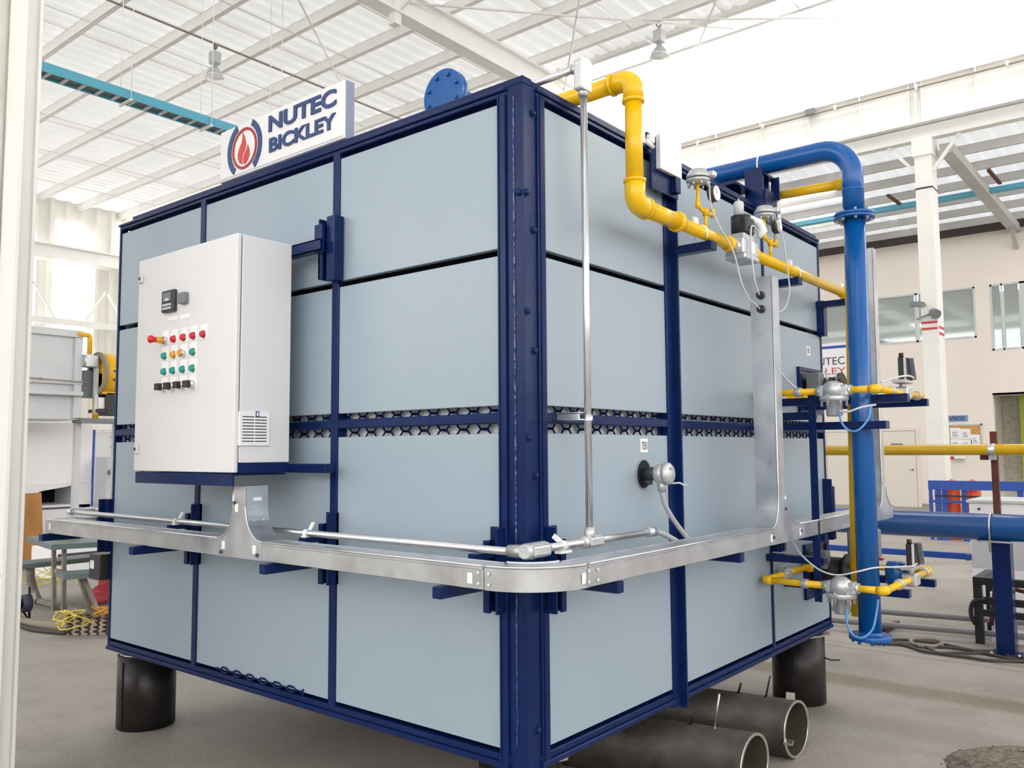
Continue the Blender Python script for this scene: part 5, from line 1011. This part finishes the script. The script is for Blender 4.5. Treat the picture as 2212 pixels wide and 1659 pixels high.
MB().box((-11.25, 3.21, FZ), (-11.15, 3.29, 2.06)).box((-11.25, 3.80, FZ), (-11.15, 3.88, 2.06)).build('leg', ovengrey_m, bl)
bk = thing('bar_rack', 'white wall rack with blue post and dark bars between machine and kiln edge', 'rack', (-14, 5, FZ))
MB().box((-14.0, 4.72, FZ), (-13.95, 4.78, 2.05)).build('post', rackblue_m, bk); MB().box((-14.05, 4.7, 1.05), (-14.02, 5.6, 2.0)).build('board', white_m, bk)
for i in range(5): MB().cyl((-13.9, 5.05, 1.15+0.19*i), (-13.9, 5.4, 1.15+0.19*i), 0.012, n=6).build('bar', mid_m, bk)
MB().cyl((-13.9, 5.22, FZ), (-13.9, 5.22, 2.3), 0.025, n=8).build('post', mid_m, bk); MB().box((-14.05, 4.6, 2.04), (-13.9, 5.8, 2.14)).build('top_rail', whitesteel_m, bk)
pw = thing('plywood_sheet', 'brown plywood sheet leaning upright in front of the white machine', 'board', (-11, 2.5, FZ))
MB().obox((-11.12, 2.45, FZ+0.005), (-11.30, 2.45, 1.03), 0.72, 0.018, (1, 0, 0.17)).build('sheet', wood_m, pw)
pt = thing('picnic_bench', 'grey-green steel work table with attached seats behind the trunking end', 'bench', (-7.3, 1.5, FZ))
MB().prism([(-8.20, 1.43), (-7.09, 1.24), (-6.55, 2.9), (-7.66, 3.1)], (0, 0, 0.685), (1, 0, 0), (0, 1, 0), 0.055).build('table_top', bench_m, pt)
MB().prism([(-8.20, 1.27), (-7.83, 1.215), (-7.9, 2.9), (-8.25, 2.95)], (0, 0, 0.425), (1, 0, 0), (0, 1, 0), 0.05).build('seat', bench_m, pt)
MB().prism([(-6.99, 1.245), (-6.68, 1.195), (-6.1, 2.7), (-6.42, 2.78)], (0, 0, 0.425), (1, 0, 0), (0, 1, 0), 0.05).build('seat', bench_m, pt)
for p in (((-7.48, 1.45, FZ), (-7.42, 1.40, 0.63)), ((-7.30, 1.47, FZ), (-7.22, 1.42, 0.63)), ((-6.72, 1.50, FZ), (-6.80, 1.40, 0.375)), ((-6.64, 1.55, FZ), (-6.77, 1.42, 0.375))):
    MB().obox(p[0], p[1], 0.036, 0.036, (0, 1, 0)).build('leg', benchleg_m, pt)
MB().tube([(-8.0, 1.40, 0.375), (-8.09, 1.45, 0.2), (-8.08, 1.5, 0.05), (-8.0, 1.50, -0.01)], 0.045, n=8, bend=0.1).build('leg', benchleg_m, pt)
MB().obox((-8.05, 1.5, 0.0), (-6.6, 1.52, 0.0), 0.05, 0.05).obox((-7.4, 1.42, 0.38), (-6.8, 1.38, 0.38), 0.04, 0.04).build('foot_rail', benchleg_m, pt)
bxs = bx('wooden_block', (-7.75, 1.55, 0.6855), (-7.50, 1.70, 0.78), wood_m); tag(bxs, 'small brown wooden block lying on the work table', 'block')
# motor stand and hose
ms = thing('motor_unit', 'dark violet motor on thin legs beside the near column', 'motor', (-7.0, 0.93, FZ))
MB().cyl((-7.0, 0.94, 0.15), (-7.0, 1.02, 0.15), 0.085, n=18).build('motor_shell', motor_m, ms); MB().cyl((-7.0, 0.82, 0.15), (-7.0, 0.94, 0.15), 0.05, n=14).box((-7.05, 0.84, 0.03), (-6.95, 0.92, 0.08)).build('shaft_housing', black_m, ms)
MB().tube([(-6.98, 0.815, FZ), (-6.98, 0.82, 0.3), (-6.98, 0.90, 0.41)], 0.018, n=8, bend=0.05).tube([(-7.02, 1.03, FZ), (-7.02, 1.02, 0.30)], 0.012, n=8).obox((-6.9, 1.0, FZ), (-7.0, 0.96, 0.08), 0.012, 0.012).obox((-7.02, 1.03, FZ+0.006), (-6.85, 1.06, FZ+0.006), 0.012, 0.012).build('stand', steel_m, ms)
cable([(-7.6, 0.85, 0.0), (-7.2, 0.93, 0.0), (-6.8, 0.93, 0.0), (-6.5, 0.98, 0.0), (-6.25, 1.08, 0.0)], 0.038, hose_m, 'thick grey hose on the floor by the coil springs', 'hose', name='hose')
cable([(-7.4, 0.80, -0.02), (-6.9, 0.86, -0.02), (-6.5, 0.86, -0.02), (-6.1, 0.98, -0.02)], 0.02, cable_m, 'dark cable on the floor in front of the grey hose')
# coil springs with tangled wire
for i in range(7):
    bx_, by_ = -6.02+0.055*i, 0.98+0.055*i
    pts = []
    for k in range(45):
        a = k*0.7; s_ = k/44.0
        pts.append((bx_+0.022*math.cos(a)+(0.10*s_-0.05)*0.3, by_+0.022*math.sin(a), FZ+0.012+0.19*s_))
    o = MB().tube(pts, 0.009, n=6).build('coil_spring', coil_m)
    tag(o, ['rusty upright coil spring at the left end of the row under yellow wire', 'second rusty coil spring from the left end of the row', 'third rusty coil spring from the left end of the row', 'fourth rusty coil spring, middle of the row', 'third rusty coil spring from the kiln end of the row', 'second rusty coil spring from the kiln end of the row', 'rusty coil spring at the kiln end of the row'][i], 'spring', 'rusty coil springs on the floor')
def tangle(c, n, s, m, label, r=0.006):
    b = MB()
    for j in range(n):
        P = [Vector(c)+Vector((random.uniform(-1, 1)*s, random.uniform(-1, 1)*s, random.uniform(-0.5, 1)*s*0.55)) for _ in range(7)]
        P = [Vector((p.x, p.y, max(p.z, FZ+r))) for p in P]; Q = []
        for i in range(len(P)-1):
            a, bb, c2, d = P[max(i-1, 0)], P[i], P[i+1], P[min(i+2, len(P)-1)]
            for k in range(6):
                t = k/6; Q.append(0.5*((2*bb)+(c2-a)*t+(2*a-5*bb+4*c2-d)*t*t+(3*bb-a-3*c2+d)*t**3))
        b.tube(Q, r, n=5)
    o = b.build('wire_tangle', m, kind='stuff'); tag(o, label, 'wire')
tangle((-5.98, 0.99, 0.10), 4, 0.16, wireyel_m, 'tangle of pale yellow wire over the coil springs')
tangle((-5.76, 1.20, 0.17), 5, 0.11, wireor_m, 'tangle of orange wire over the coil springs near the kiln')
tangle((-9.4, 2.2, 0.02), 3, 0.35, wireyel_m, 'thin yellow wire scattered under the work table')
rdb = thing('red_cover', 'crumpled red cover on the floor by the kiln edge', 'cover', (-7.5, 1.95, FZ))
MB().sphere((-7.55, 2.0, 0.06), 0.12, 12, 1.2, 0.8).sphere((-7.42, 1.88, 0.03), 0.09, 10, 1.2, 0.75).sphere((-7.68, 2.1, 0.14), 0.10, 10, 1.0, 1.0).build('cover', stripe_m, rdb)
rv_ = thing('red_valve', 'red valve casing on the bench behind the trunking end', 'valve', (-6.75, 1.9, 0.69))
MB().cyl((-6.65, 2.05, 0.686), (-6.65, 2.05, 0.86), 0.09, n=16).build('casing', stripe_m, rv_); MB().tube([(-6.75, 1.85, 0.70), (-6.9, 1.75, 0.75), (-6.8, 1.9, 0.80)], 0.02, n=8).build('hose', black_m, rv_)
sh = tag(bx('low_shelf', (-10.4, 2.35, FZ), (-9.6, 3.2, 0.36), machine_m, bev=0.01), 'low white pallet block behind the work table', 'block')
bx('dark_band', (-9.605, 2.36, 0.22), (-9.595, 3.19, 0.30), ink_m, sh)
